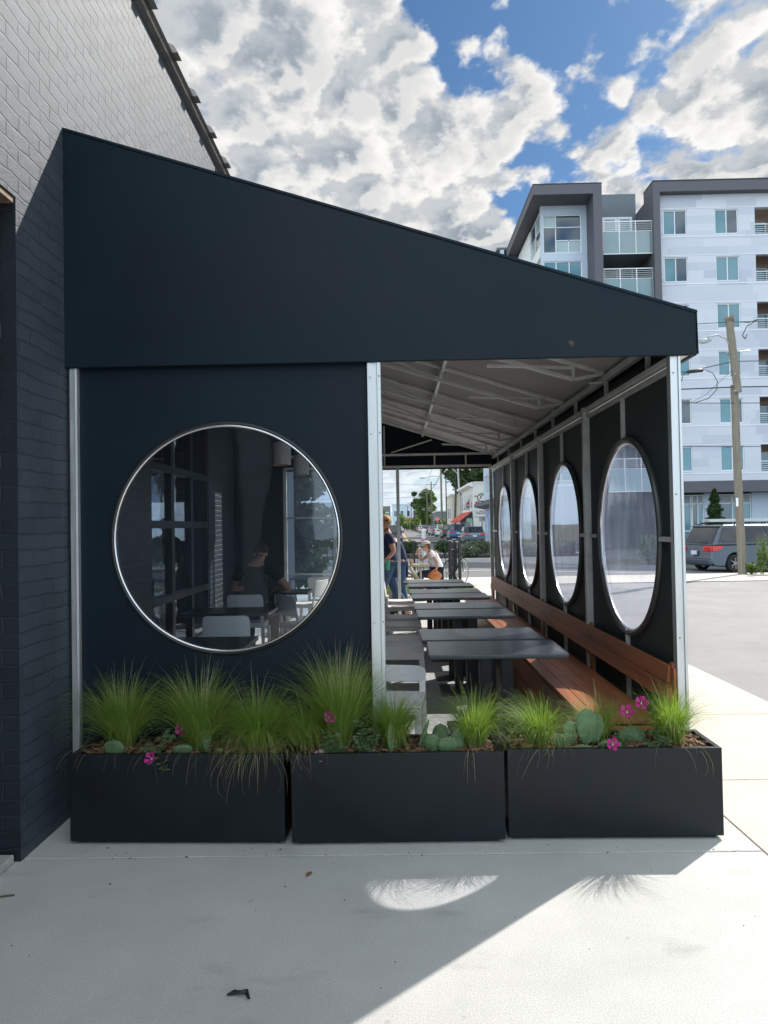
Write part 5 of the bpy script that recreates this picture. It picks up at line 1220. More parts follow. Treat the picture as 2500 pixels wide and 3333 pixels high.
# ------------------------------------------------------------------ vehicles (x right, y forward, origin centre on the ground)
def inset(q,a,b,c,d,off):
    A_,B_,C_,D_=[Vector(v) for v in q]; n=(B_-A_).cross(D_-A_).normalized()*off
    f2=lambda u,v:(A_.lerp(B_,u)).lerp(D_.lerp(C_,u),v)+n
    return [f2(a,c),f2(b,c),f2(b,d),f2(a,d)]
def slab(mb,q,t=.012):
    A_,B_,C_,D_=q; n=(B_-A_).cross(D_-A_).normalized()*t
    mb.hull8([v-n*.2 for v in q],[v+n for v in q]) 
def car(name,label,cat,loc,rz,pm,kind='suv',group=None,detail=True):
    D_={'suv':dict(L=4.6,W=1.86,H=1.68,belt=1.02,rs=.10,rt=.42,fs=1.35,ft=2.05,hood=.98,bonnet=.80,r=.35,deck=0),
       'sedan':dict(L=4.65,W=1.80,H=1.45,belt=.95,rs=.62,rt=1.25,fs=1.35,ft=2.1,hood=.88,bonnet=.68,r=.325,deck=.97),
       'van':dict(L=5.1,W=1.97,H=1.76,belt=1.02,rs=.10,rt=.55,fs=.95,ft=1.85,hood=1.0,bonnet=.8,r=.335,deck=0)}[kind]
    L_,Wd,H,belt=D_['L'],D_['W'],D_['H'],D_['belt']; hw=Wd/2; yr=-L_/2; yf=L_/2
    T=thing(name,label,cat,loc,rz,group)
    ya=yr+.98; yb=yf-.88; r=D_['r']; ra=r+.055
    def arc(yc): return [(yc+ra*math.cos(a),r+ra*math.sin(a)*1.0) for a in [PI-PI*k/10*1.0 for k in range(11)]]
    prof=[(yr+.06,.34),(yr+.14,.25)]+[(ya-ra,.22)]+arc(ya)+[(ya+ra,.22),(yb-ra,.22)]+arc(yb)+[(yb+ra,.24),(yf-.08,.28),(yf,.50),(yf-.05,D_['bonnet']),(yf-D_['fs']*.9,D_['hood']),(yf-D_['fs'],belt)]
    if D_['deck']: prof+=[(yr+D_['rs'],belt),(yr+.10,D_['deck']),(yr+.02,.80),(yr,.62),(yr-.03,.50)]
    else: prof+=[(yr+D_['rs']+.02,belt),(yr+.05,.95),(yr+.01,.62),(yr-.05,.56),(yr-.04,.40)]
    mb=MB().prism(prof,0,-hw,hw)
    # tumble sides toward belt
    mb.v=[(x*(1-.06*max(0,(z-.7))/.4 - .05*max(0,.45-z)/.25 - .07*max(0,abs(y)-L_/2+.35)/.35),y,z) for x,y,z in mb.v]
    body=obj('body',mb,pm,T,bevel=.045 if detail else .03,seg=3)
    hb=hw*.955; ht=hw*.80
    b4=[(-hb,yr+D_['rs'],belt-.01),(hb,yr+D_['rs'],belt-.01),(hb,yf-D_['fs'],belt-.01),(-hb,yf-D_['fs'],belt-.01)]
    t4=[(-ht,yr+D_['rt'],H),(ht,yr+D_['rt'],H),(ht,yf-D_['ft'],H-.01),(-ht,yf-D_['ft'],H-.01)]
    mb=MB().hull8(b4,t4); cab=obj('cabin',mb,pm,T,bevel=.05,seg=3)
    g=MB()
    slab(g,inset([b4[0],b4[1],t4[1],t4[0]],.08,.92,.10,.86,.004)); obj('rear_window',g,M['cglass'],T)
    g=MB(); slab(g,inset([b4[2],b4[3],t4[3],t4[2]],.07,.93,.08,.90,.004)); obj('windscreen',g,M['cglass'],T)
    for q,nm in (([b4[1],b4[2],t4[2],t4[1]],'r'),([b4[3],b4[0],t4[0],t4[3]],'l')):
        segs=((.045,.30),(.325,.62),(.645,.93)) if nm=='r' else ((.07,.355),(.38,.675),(.70,.955))
        for (u0,u1) in segs: g=MB(); slab(g,inset(q,u0,u1,.13,.86,.004)); obj('side_window',g,M['cglass'],T)
    for yc in (ya,yb):
        for s in (-1,1):
            x=s*(hw-.11); w=MB(); Mx=T3(x,yc,r)@Matrix.Rotation(R(90),4,'Y')
            w.lathe([(r*.62,-.10),(r*.95,-.10),(r,-.07),(r,.07),(r*.95,.10),(r*.62,.10)],n=28,M=Mx); 
            wo=obj('wheel',w,M['rubber'],T)
            rim=MB(); rim.lathe([(r*.64,-.085*1),(r*.60,.0),(r*.64,.085)],n=24,M=Mx)
            for k in range(6):
                a=2*PI*k/6; c_,s_=math.cos(a),math.sin(a)
                p0=Mx@Vector((r*.10*c_,r*.10*s_,s*.07)); p1=Mx@Vector((r*.63*c_,r*.63*s_,s*.075)); rim.beam(p0,p1,.025,.11,up=(1,0,0))
            rim.lathe([(0,s*.09),(r*.16,s*.085),(r*.18,s*.06)],n=12,M=Mx); obj('rim',rim,M['hub'],wo)
    a0=MB().box(-hw+.16,hw-.16,ya-.3,ya+.3,.2,.62).box(-hw+.16,hw-.16,yb-.3,yb+.3,.2,.62); obj('wheel_housing',a0,M['black'],T)
    tz=.88 if kind!='sedan' else .80
    for s in (-1,1):
        x0,x1=(hw-.42,hw-.03) if s>0 else (-hw+.03,-hw+.42)
        tl=MB().box(x0*.97,x1*.965,yr-.02,yr+.16,tz-.09,tz+.08); obj('tail_light',tl,M['tail'],T,bevel=.02)
        hl=MB().box(x0*.95,x1*.95,yf-.24,yf-.03,.60,.74); obj('headlight',hl,M['tailw'],T,bevel=.02)
        mr=MB().box(s*(hw+.02)-.09,s*(hw+.02)+.09,yf-D_['fs']-.32,yf-D_['fs']-.20,belt+.02,belt+.16); obj('mirror',mr,pm,T,bevel=.02)
    obj('number_plate',MB().box(-.16,.16,yr-.055,yr-.03,tz-.22 if kind!='sedan' else .60,tz-.07 if kind!='sedan' else .74),M['plate'],T)
    if kind=='sedan': obj('trim_strip',MB().box(-.45,.45,yr-.03,yr+.02,.80,.83),M['chrome'],T)
    if kind!='sedan': obj('spoiler',MB().hull8([(-ht,yr+D_['rt']-.10,H-.06),(ht,yr+D_['rt']-.10,H-.06),(ht,yr+D_['rt']+.1,H-.03),(-ht,yr+D_['rt']+.1,H-.03)],[(-ht,yr+D_['rt']-.09,H-.02),(ht,yr+D_['rt']-.09,H-.02),(ht,yr+D_['rt']+.1,H+.008),(-ht,yr+D_['rt']+.1,H+.008)]),pm,T,bevel=.01)
    obj('bumper',MB().box(-hw*.93,hw*.93,yr-.07,yr+.06,.30,.50),pm,T,bevel=.035,seg=3)
    return T
pc={'blue':paint('deep blue paint',(.012,.06,.16)),'navy':paint('teal blue paint',(.012,.045,.08)),'dark':paint('near black paint',(.014,.018,.03)),'silver':paint('silver paint',(.40,.42,.44),.6),'white':paint('white car paint',(.66,.67,.68),.0),'grey':paint('mid grey paint',(.12,.13,.15),.5),'slate':paint('slate blue grey paint',(.075,.095,.125),.55)}
cars=[(61,'sedan','navy','dark blue sedan parked nearest at the kerb, showing red tail lights'),(77,'suv','blue','bright blue SUV parked directly ahead of the dark blue sedan'),(89,'suv','dark','black SUV parked ahead of the bright blue one'),(101.5,'suv','white','white SUV parked fourth in the kerb row'),(113,'suv','grey','grey SUV parked fifth in the kerb row'),(124,'sedan','silver','silver sedan parked sixth in the kerb row'),(136,'suv','dark','dark SUV parked seventh in the kerb row'),(148,'sedan','grey','dull grey sedan parked eighth in the kerb row'),(163,'suv','silver','silver SUV parked ninth, below the stop sign'),(180,'suv','white','pale SUV parked tenth in the kerb row'),(198,'sedan','grey','grey sedan parked eleventh in the kerb row'),(218,'suv','dark','dark SUV parked twelfth in the kerb row'),(240,'sedan','silver','small silver sedan second from the far end of the kerb row'),(266,'suv','grey','farthest grey SUV in the kerb row')]
for y,k,c,lab in cars: car('parked_car',lab,'car',(6.52,y+2.3,0),0,pc[c],k,'cars parked along the right kerb',detail=False)
car('parked_car','dark SUV facing us on the left of the street, behind the canopy post','car',(-.35,61.5,0),PI,pc['dark'],'suv')
for i,(y,k,c) in enumerate([(92,'sedan','white'),(104,'suv','grey'),(122,'sedan','dark'),(150,'suv','white')]):
    car('parked_car',['white sedan at the left kerb beyond the oncoming dark SUV','grey SUV second along the left kerb','dark sedan third along the left kerb','pale SUV farthest along the left kerb'][i],'car',(-3.9,y,0),PI,pc[c],k,'cars parked along the left kerb',detail=False)
# minivan with ladder
VZ=gz(13.2,28.3)
V_=car('minivan','slate grey minivan with a ladder on its roof parked behind the wooden utility pole','minivan',(13.80,28.9,VZ-.0),R(-75),pc['slate'],'van')
rk=MB()
for s in (-1,1): rk.tube([(s*.68,-1.9,1.76),(s*.68,-1.7,1.83),(s*.68,1.0,1.83),(s*.68,1.2,1.76)],.022,6)
for y in (-1.3,.5): rk.box(-.72,.72,y-.03,y+.03,1.835,1.86)
obj('roof_rack',rk,M['black'],V_)
lg=MB().box(.50,.92,-2.57,-2.2,.80,.99); 
obj('tail_light',MB().hull8([(.42,-2.55,.80),(.97,-2.50,.80),(.975,-2.15,.86),(.42,-2.2,.80)],[(.42,-2.50,1.0),(.94,-2.48,1.0),(.95,-2.05,1.0),(.42,-2.2,1.0)]),M['tail'],V_,bevel=.01)
obj('wiper',MB().tube([(.1,-2.48,1.10),(.5,-2.44,1.16)],.012,5),M['black'],V_)
Ld=thing('ladder','aluminium ladder strapped on the minivan roof rack','ladder',(13.80,28.9,VZ-.0),R(-75))
for x in (-.62,-.22): obj('rail',MB().box(x-.015,x+.015,-1.7,1.95,1.88,1.99),M['alu'],Ld)
for k in range(11): obj('rung',MB().tube([(-.62,-1.55+k*.33,1.93),(-.22,-1.55+k*.33,1.93)],.015,6),M['alu'],Ld)
obj('warning_label',MB().box(-.236,-.2345,1.2,1.75,1.90,1.97),M['yellow'],Ld)
# ================================================================== people, picnic table, fence, bicycle
def skin_mesh(J,edges,root,levels=2):
    names=list(J); idx={n:i for i,n in enumerate(names)}
    me=bpy.data.meshes.new('tmp'); me.from_pydata([J[n][0] for n in names],[(idx[a],idx[b]) for a,b in edges],[])
    o=bpy.data.objects.new('tmp',me); COL.objects.link(o)
    md=o.modifiers.new('s','SKIN'); md.use_smooth_shade=True; md.branch_smoothing=.4
    for i,n in enumerate(names):
        r=J[n][1]; v=me.skin_vertices[0].data[i]; v.radius=(r,r) if isinstance(r,(int,float)) else r; v.use_root=(n==root)
    sb=o.modifiers.new('u','SUBSURF'); sb.levels=levels; sb.render_levels=levels
    dg=bpy.context.evaluated_depsgraph_get(); dg.update()
    m2=bpy.data.meshes.new_from_object(o.evaluated_get(dg)); bpy.data.objects.remove(o); 
    for p in m2.polygons: p.use_smooth=True
    return m2
def mobj(name,me,m,par):
    me.materials.clear(); me.materials.append(m); me.name=name; o=bpy.data.objects.new(name,me); COL.objects.link(o); o.parent=par; return o
def hand_chain(J,E,wr,side,pd,fd,nd,curl=.5,pre='L',s=1.0):
    """pd palm direction (unit), fd across-finger direction, nd curl direction"""
    w=Vector(J[wr][0]); pd=Vector(pd).normalized(); fd=Vector(fd).normalized(); nd=Vector(nd).normalized()
    pc=w+pd*.045*s; J[pre+'palm']=(tuple(pc),.030*s); E.append((wr,pre+'palm'))
    kn=w+pd*.085*s
    for k,(off,l) in enumerate(((-.030,.070),(-.010,.080),(.010,.075),(.028,.058))):
        a=kn+fd*off*s; b=a+(pd*math.cos(curl*.8)+nd*math.sin(curl*.8))*l*.5*s; c=b+(pd*math.cos(curl*1.9)+nd*math.sin(curl*1.9))*l*.5*s
        for i,(p,r) in enumerate(((a,.0105),(b,.009),(c,.0075))): J[f'{pre}f{k}{i}']=(tuple(p),r*s)
        E+= [(pre+'palm',f'{pre}f{k}0'),(f'{pre}f{k}0',f'{pre}f{k}1'),(f'{pre}f{k}1',f'{pre}f{k}2')]
    a=w+pd*.035*s-fd*.035*s; b=a+(pd*.7-fd*.5+nd*.5)*.035*s; c=b+(pd*.8+nd*.6)*.028*s
    for i,(p,r) in enumerate(((a,.012),(b,.010),(c,.008))): J[f'{pre}t{i}']=(tuple(p),r*s)
    E+= [(pre+'palm',f'{pre}t0'),(f'{pre}t0',f'{pre}t1'),(f'{pre}t1',f'{pre}t2')]
def head(J,E,neck,c,face,up=(0,0,1)):
    """c head centre; face direction unit"""
    c=Vector(c); fc=Vector(face).normalized(); up=Vector(up).normalized()
    J['headlow']=(tuple(c-up*.055+fc*.012),(.062,.066)); J['headmid']=(tuple(c+up*.01),(.078,.092)); J['headtop']=(tuple(c+up*.075-fc*.008),(.060,.072))
    J['chin']=(tuple(c-up*.095+fc*.055),.024); J['nose']=(tuple(c-up*.022+fc*.112),.010)
    E+= [(neck,'headlow'),('headlow','headmid'),('headmid','headtop'),('headlow','chin'),('headmid','nose')]
def face_bits(c,face,par,glasses=True,eyecol='black',haircol=None):
    c=Vector(c); fc=Vector(face).normalized(); rt=fc.cross(Vector((0,0,1))).normalized(); up=rt.cross(fc)
    F=Matrix((( *rt,),( *fc,),( *up,))).transposed().to_4x4(); F.translation=c
    for s in (-1,1):
        obj('eye',MB().ell((s*.031,.080,.004),(.012,.008,.008),8,6,M=F),M['white'],par)
        obj('ear',MB().ell((s*.083,-.005,-.012),(.011,.020,.032),8,6,M=F),par_skin[0],par)
    obj('mouth',MB().ell((0,.088,-.060),(.024,.008,.006),8,5,M=F),mat('lips',(.42,.16,.13),.5) if 'lips' not in bpy.data.materials else bpy.data.materials['lips'],par)
    if glasses:
        g=MB()
        for s in (-1,1): g.ell((s*.033,.098,.004),(.027,.007,.020),12,6,M=F); g.tube([tuple(F@Vector((s*.06,.092,.008))),tuple(F@Vector((s*.086,.05,.006))),tuple(F@Vector((s*.088,-.01,.0)))],.0035,5)
        g.tube([tuple(F@Vector((-.01,.103,.008))),tuple(F@Vector((.01,.103,.008)))],.004,5); obj('sunglasses',g,M['black'],par)
    return F
def shell(mb,F,r,keep,nu=24,nv=16,jit=.02,c=(0,0,0)):
    vs=[];ok=[]
    for j in range(nv+1):
        ph=PI*j/nv
        for i in range(nu):
            t=2*PI*i/nu; d_=(math.sin(ph)*math.cos(t),math.sin(ph)*math.sin(t),math.cos(ph)); k=1+U(-jit,jit)
            vs.append((c[0]+r[0]*d_[0]*k,c[1]+r[1]*d_[1]*k,c[2]+r[2]*d_[2]*k)); ok.append(keep(*d_))
    fs=[]
    for j in range(nv):
        for i in range(nu):
            q=(j*nu+i,(j+1)*nu+i,(j+1)*nu+(i+1)%nu,j*nu+(i+1)%nu)
            if all(ok[v] for v in q): fs.append(q)
    mb.add(vs,fs,True,F)
def solid(o,t=.012):
    m=o.modifiers.new('s','SOLIDIFY'); m.thickness=t; m.offset=1; return o
par_skin=[M['skin']]
def grow(J,keys,add): return {k:(J[k][0],tuple(x+add for x in J[k][1]) if isinstance(J[k][1],tuple) else J[k][1]+add) for k in keys}
# ---- walking man in navy tee (faces -X, seen in profile, leaning left edge)
PM=thing('person','sandy haired man in navy tee and jeans, walking with a green cup','person',(-.13,12.75,0))
J={'pelvis':((0,0,.93),(.13,.15)),'belly':((.0,0,1.08),(.16,.165)),'chest':((.0,0,1.28),(.155,.18)),'nb':((-.01,0,1.46),(.085,.12)),'neck':((-.03,0,1.53),.072)}
E_=[('pelvis','belly'),('belly','chest'),('chest','nb'),('nb','neck')]
head(J,E_,'neck',(-.05,0,1.65),(-1,-.12,0))
# arms: right arm (towards camera, y<0) hangs, forearm forward with cup
J.update({'shR':((.02,-.20,1.42),.062),'elR':((.10,-.27,1.16),.046),'wrR':((-.06,-.30,1.02),.030),'shL':((.0,.20,1.42),.062),'elL':((.05,.26,1.15),.044),'wrL':((-.02,.28,.92),.030)})
E_+= [('nb','shR'),('shR','elR'),('elR','wrR'),('nb','shL'),('shL','elL'),('elL','wrL')]
hand_chain(J,E_,'wrR',-1,(-.55,0,-.85),(.0,1,0),(-.6,0,-.6) if 0 else (.1,.9,-.2),1.0,'R')
hand_chain(J,E_,'wrL',1,(-.1,0,-1),(1,0,0),(0,-1,0),.5,'L')
J.update({'hipR':((.0,-.09,.88),.105),'knR':((-.13,-.10,.50),.070),'anR':((-.10,-.10,.09),.045),'toR':((-.25,-.10,.04),.04),'hipL':((.0,.09,.88),.105),'knL':((.10,.10,.50),.070),'anL':((.34,.10,.13),.045),'toL':((.23,.10,.04),.04)})
E_+= [('pelvis','hipR'),('hipR','knR'),('knR','anR'),('anR','toR'),('pelvis','hipL'),('hipL','knL'),('knL','anL'),('anL','toL')]
mobj('body',skin_mesh(J,E_,'pelvis'),M['skin'],PM)
S_=grow(J,['pelvis','belly','chest','nb','shR','shL'],.014); S_['eR']=((.068,-.242,1.27),.066); S_['eL']=((.03,.235,1.27),.066); S_['pelvis']=((0,0,.95),(.15,.17)); S_['nb']=((-.01,0,1.45),(.10,.135))
mobj('shirt',skin_mesh(S_,[('pelvis','belly'),('belly','chest'),('chest','nb'),('nb','shR'),('nb','shL'),('shR','eR'),('shL','eL')],'pelvis'),M['navy'],PM)
Q=grow(J,['pelvis','hipR','knR','hipL','knL'],.012); Q['pelvis']=((0,0,.93),(.14,.16)); Q['anR']=((-.10,-.10,.10),.065); Q['anL']=((.335,.10,.14),.065)
mobj('jeans',skin_mesh(Q,[('pelvis','hipR'),('hipR','knR'),('knR','anR'),('pelvis','hipL'),('hipL','knL'),('knL','anL')],'pelvis'),M['denim'],PM)
F=face_bits((-.05,0,1.65),(-1,-.12,0),PM)
hr=MB(); shell(hr,F,(.092,.104,.112),lambda x,y,z: z>.30 or (y<-.12 and z>-.5) ,jit=.03,c=(0,-.006,.022)); solid(obj('hair',hr,M['hairs'],PM,fixn=False),.012)
for (x,y,nm) in ((-.20,-.10,'shoe'),(.25,.10,'shoe')): obj(nm,MB().ell((x,y,.05),(.15,.052,.055),14,8),M['black'],PM)
CU=thing('tumbler','green tumbler held low in the hand of the walking man','cup',(-.145,12.43,.86))
obj('cup_body',MB().lathe([(0,0),(.030,0),(.040,.155),(.036,.157),(.0,.150)],n=20),M['cupg'],CU); obj('lid',MB().lathe([(.0,.172),(.03,.170),(.043,.160),(.043,.154)],n=20),M['cupg'],CU)
# ---- second person behind the thin post
random.seed(91)
P2_=thing('person','person in dark blue clothes bending behind the thin far post','person',(.07,13.35,0))
J={'pelvis':((0,0,.90),(.13,.15)),'belly':((-.02,0,1.04),(.12,.15)),'chest':((-.07,0,1.20),(.115,.165)),'nb':((-.12,0,1.33),(.08,.11)),'neck':((-.18,0,1.37),.05)}
E_=[('pelvis','belly'),('belly','chest'),('chest','nb'),('nb','neck')]; head(J,E_,'neck',(-.30,0,1.42),(-1,.1,0))
J.update({'shR':((-.08,-.16,1.30),.055),'elR':((-.10,-.20,1.05),.042),'wrR':((-.20,-.20,.88),.028),'shL':((-.07,.18,1.30),.055),'elL':((.06,.22,1.08),.042),'wrL':((.0,.24,.86),.028)})
E_+= [('nb','shR'),('shR','elR'),('elR','wrR'),('nb','shL'),('shL','elL'),('elL','wrL')]
hand_chain(J,E_,'wrR',-1,(-.1,0,-1),(1,0,0),(0,1,0),.5,'R'); hand_chain(J,E_,'wrL',1,(-.1,0,-1),(1,0,0),(0,-1,0),.5,'L')
J.update({'hipR':((.0,-.09,.85),.10),'knR':((.03,-.10,.48),.066),'anR':((.12,-.10,.09),.045),'toR':((0,-.10,.04),.04),'hipL':((.0,.09,.85),.10),'knL':((-.08,.10,.48),.066),'anL':((-.1,.10,.09),.045),'toL':((-.22,.10,.04),.04)})
E_+= [('pelvis','hipR'),('hipR','knR'),('knR','anR'),('anR','toR'),('pelvis','hipL'),('hipL','knL'),('knL','anL'),('anL','toL')]
mobj('body',skin_mesh(J,E_,'pelvis'),M['skin'],P2_)
S_=grow(J,['pelvis','belly','chest','nb','shR','shL','elR','elL'],.014)
mobj('shirt',skin_mesh(S_,[('pelvis','belly'),('belly','chest'),('chest','nb'),('nb','shR'),('nb','shL'),('shR','elR'),('shL','elL')],'pelvis'),M['navy'],P2_)
Q=grow(J,['pelvis','hipR','knR','hipL','knL','anR','anL'],.014)
mobj('jeans',skin_mesh(Q,[('pelvis','hipR'),('hipR','knR'),('knR','anR'),('pelvis','hipL'),('hipL','knL'),('knL','anL')],'pelvis'),M['denim'],P2_)
F=face_bits((-.30,0,1.42),(-1,.1,0),P2_,False); hr=MB(); shell(hr,F,(.092,.104,.112),lambda x,y,z: z>.3 or (y<-.1 and z>-.6),c=(0,-.006,.02)); solid(obj('hair',hr,M['hairb'],P2_,fixn=False),.012)
for (x,y) in ((.05,-.10),(-.17,.10)): obj('shoe',MB().ell((x,y,.05),(.14,.05,.052),14,8),M['black'],P2_)
# ---- seated woman with cap
PW=thing('person','tattooed person in white tee and khaki cap seated at the picnic table','person',(.86,16.4,0))
J={'pelvis':((.10,0,.54),(.14,.16)),'belly':((.045,0,.69),(.105,.13)),'chest':((-.03,0,.87),(.105,.15)),'nb':((-.085,0,1.0),(.065,.10)),'neck':((-.125,0,1.055),.045)}
E_=[('pelvis','belly'),('belly','chest'),('chest','nb'),('nb','neck')]
head(J,E_,'neck',(-.195,-.0,1.135),(-1,-.25,-.12))
J.update({'shR':((-.06,-.165,.975),.050),'elR':((.05,-.22,.76),.036),'wrR':((.0,-.22,.60),.026),'shL':((-.09,.16,.97),.048),'elL':((-.30,.20,.81),.036),'wrL':((-.365,.10,.97),.025)})
E_+= [('nb','shR'),('shR','elR'),('elR','wrR'),('nb','shL'),('shL','elL'),('elL','wrL')]
hand_chain(J,E_,'wrR',-1,(-.1,0,-1),(1,0,0),(0,1,0),.8,'R',.92); hand_chain(J,E_,'wrL',1,(.05,-.15,1),(1,0,0),(.2,-1,.1),1.1,'L',.92)
J.update({'hipR':((.06,-.09,.52),.10),'knR':((-.34,-.12,.53),.068),'anR':((-.30,-.13,.12),.042),'toR':((-.42,-.13,.05),.036),'hipL':((.06,.09,.52),.10),'knL':((-.36,.12,.53),.068),'anL':((-.22,.12,.12),.042),'toL':((-.34,.12,.05),.036)})
E_+= [('pelvis','hipR'),('hipR','knR'),('knR','anR'),('anR','toR'),('pelvis','hipL'),('hipL','knL'),('knL','anL'),('anL','toL')]
b_=mobj('body',skin_mesh(J,E_,'pelvis'),M['skin'],PW)
# tattoos: second material on forearms and upper arms
me=b_.data; me.materials.append(M['skint'])
for p in me.polygons:
    c=p.center
    if abs(c.y)>.12 and .62<c.z<.93: p.material_index=1
S_=grow(J,['pelvis','belly','chest','nb','shR','shL'],.012); S_['pelvis']=((.09,0,.60),(.13,.15)); S_['eR']=((-.01,-.195,.88),.052); S_['eL']=((-.18,.18,.90),.050)
mobj('shirt',skin_mesh(S_,[('pelvis','belly'),('belly','chest'),('chest','nb'),('nb','shR'),('nb','shL'),('shR','eR'),('shL','eL')],'pelvis'),M['wtee'],PW)
Q=grow(J,['pelvis','hipR','knR','hipL','knL','anR','anL'],.014); Q['pelvis']=((.10,0,.53),(.155,.175))
mobj('jeans',skin_mesh(Q,[('pelvis','hipR'),('hipR','knR'),('knR','anR'),('pelvis','hipL'),('hipL','knL'),('knL','anL')],'pelvis'),M['denimd'],PW)
F=face_bits((-.195,0,1.135),(-1,-.25,-.12),PW)
hr=MB(); shell(hr,F,(.088,.098,.10),lambda x,y,z: (y<.05 and z>-.55) ,jit=.04,c=(0,-.012,-.004)); hr.ell((.0,-.085,-.075),(.045,.035,.035),10,8,M=F,jit=.08); solid(obj('hair',hr,M['hairb'],PW,fixn=False),.010)
cp=MB(); shell(cp,F,(.098,.112,.098),lambda x,y,z: z>.12,jit=0,c=(0,-.004,.032)); co=solid(obj('cap',cp,M['capk'],PW,fixn=False),.006)
br=MB(); n=12; vs=[]
for k in range(n+1):
    a=PI*(.16+.68*k/n); vs+= [(.096*math.cos(a),-.004+.108*math.sin(a),.046),(.105*math.cos(a),.01+.185*math.sin(a),.036-.012*abs(math.cos(a)))]
br.add(vs,[(2*k,2*k+1,2*k+3,2*k+2) for k in range(n)],True,F); solid(obj('cap_brim',br,M['capk'],co,fixn=False),.005)
for (x,y) in ((-.38,-.13),(-.30,.12)): obj('shoe',MB().ell((x,y,.045),(.13,.045,.048),14,8),M['black'],PW)
HB=thing('handbag','rust orange leather bag held beside the seat of the person in the cap','bag',(.84,16.14,.40))
random.seed(12); bg_=MB().ell((0,0,.10),(.155,.07,.105),18,12,jit=.03); obj('bag_body',bg_,M['rust'],HB,fixn=False); obj('strap',MB().tube([(-.10,0,.16),(-.04,-.01,.22),(.04,-.01,.22),(.10,0,.16)],.012,6),M['rust'],HB)
obj('flap',MB().tube([(-.05,-.03,.19),(.0,-.05,.14),(.08,-.06,.12)],[.02,.03,.02],6),M['rust'],HB)
# ---- picnic table
PT=thing('picnic_table','weathered wooden picnic table with slanted legs by the seated person','picnic table',(-.05,16.35,0))
mb=MB()
for k in range(5): mb.box(-.78,.78,-.37+k*.15,-.37+k*.15+.142,.71,.748)
tp=obj('tabletop',mb,M['greywood'],PT,bevel=.004)
for s in (-1,1):
    mb=MB()
    for k in range(2): mb.box(-.78+0,.78,s*.68-.14+k*.142,s*.68-.14+k*.142+.136,.42,.455)
    obj('bench_seat',mb,M['greywood'],PT,bevel=.004)
for x in (-.55,.58):
    for s in (-1,1): obj('leg',MB().beam((x,s*.22,.71),(x,s*.62,.0),.04,.12),M['greywood'],PT,bevel=.003)
    obj('brace',MB().box(x-.06,x-.022,-.80,.80,.33,.419).box(x-.06,x-.022,-.34,.34,.62,.709),M['greywood'],PT)
# end slanted supports that read in side view
obj('cross_brace',MB().beam((.56,0,.40),(.1,0,.70),.08,.03),M['greywood'],PT)
obj('end_leg',MB().beam((.36,-.43,.70),(.80,-.50,.0),.21,.05),M['greywood'],PT,bevel=.003); obj('end_leg',MB().beam((.0,-.43,.70),(-.02,-.50,.0),.20,.05),M['greywood'],PT,bevel=.003)
C2=thing('coffee_cup','clear plastic cup of iced coffee standing on the picnic table','cup',(.33,16.12,.749))
obj('cup_body',MB().lathe([(0,0),(.032,0),(.043,.11),(0,.11)],n=20),M['coffee'],C2); obj('rim',MB().lathe([(.044,.11),(.045,.125),(.038,.127),(.036,.112)],n=20),M['panel'],C2)
C3=thing('person','arm and knees of someone at the near left of the picnic table, hidden by the post','person',(-.6,17.0,0)) if False else None
# ---- seated man inside (back to camera)
PS=thing('person','seated man in charcoal tee seen from behind through the round window','person',(-1.80,9.42,0))
J={'pelvis':((0,0,.55),(.17,.13)),'belly':((0,.02,.72),(.155,.115)),'chest':((0,.06,.93),(.18,.12)),'nb':((0,.10,1.10),(.11,.08)),'neck':((.02,.13,1.17),.055)}
E_=[('pelvis','belly'),('belly','chest'),('chest','nb'),('nb','neck')]
head(J,E_,'neck',(.05,.16,1.28),(.25,.95,-.1))
J.update({'shR':((.21,.08,1.05),.062),'elR':((.42,.12,.82),.044),'wrR':((.24,.36,.79),.030),'shL':((-.21,.10,1.05),.062),'elL':((-.34,.22,.82),.044),'wrL':((-.14,.42,.79),.030)})
E_+= [('nb','shR'),('shR','elR'),('elR','wrR'),('nb','shL'),('shL','elL'),('elL','wrL')]
hand_chain(J,E_,'wrR',-1,(-.6,.8,0),(.7,.6,0),(0,0,-1),.5,'R'); hand_chain(J,E_,'wrL',1,(.6,.8,0),(.7,-.6,0),(0,0,-1),.5,'L')
J.update({'hipR':((.10,.05,.53),.11),'knR':((.16,.48,.54),.072),'anR':((.16,.45,.12),.045),'toR':((.16,.58,.05),.04),'hipL':((-.10,.05,.53),.11),'knL':((-.16,.48,.54),.072),'anL':((-.16,.45,.12),.045),'toL':((-.16,.58,.05),.04)})
E_+= [('pelvis','hipR'),('hipR','knR'),('knR','anR'),('anR','toR'),('pelvis','hipL'),('hipL','knL'),('knL','anL'),('anL','toL')]
mobj('body',skin_mesh(J,E_,'pelvis'),M['skin'],PS)
S_=grow(J,['pelvis','belly','chest','nb','shR','shL'],.016); S_['eR']=((.33,.10,.93),.062); S_['eL']=((-.29,.16,.93),.062)
mobj('shirt',skin_mesh(S_,[('pelvis','belly'),('belly','chest'),('chest','nb'),('nb','shR'),('nb','shL'),('shR','eR'),('shL','eL')],'pelvis'),M['dtee'],PS)
Q=grow(J,['pelvis','hipR','knR','hipL','knL','anR','anL'],.014)
mobj('jeans',skin_mesh(Q,[('pelvis','hipR'),('hipR','knR'),('knR','anR'),('pelvis','hipL'),('hipL','knL'),('knL','anL')],'pelvis'),M['denimd'],PS)
F=face_bits((.05,.16,1.28),(.25,.95,-.1),PS,False); hr=MB(); shell(hr,F,(.090,.104,.11),lambda x,y,z: z>.35 or (y<.15 and z>-.35),c=(0,-.008,.02)); solid(obj('hair',hr,M['hairb'],PS,fixn=False),.008)
for s in (-1,1): obj('shoe',MB().ell((s*.16,.53,.05),(.05,.14,.052),14,8),M['black'],PS)
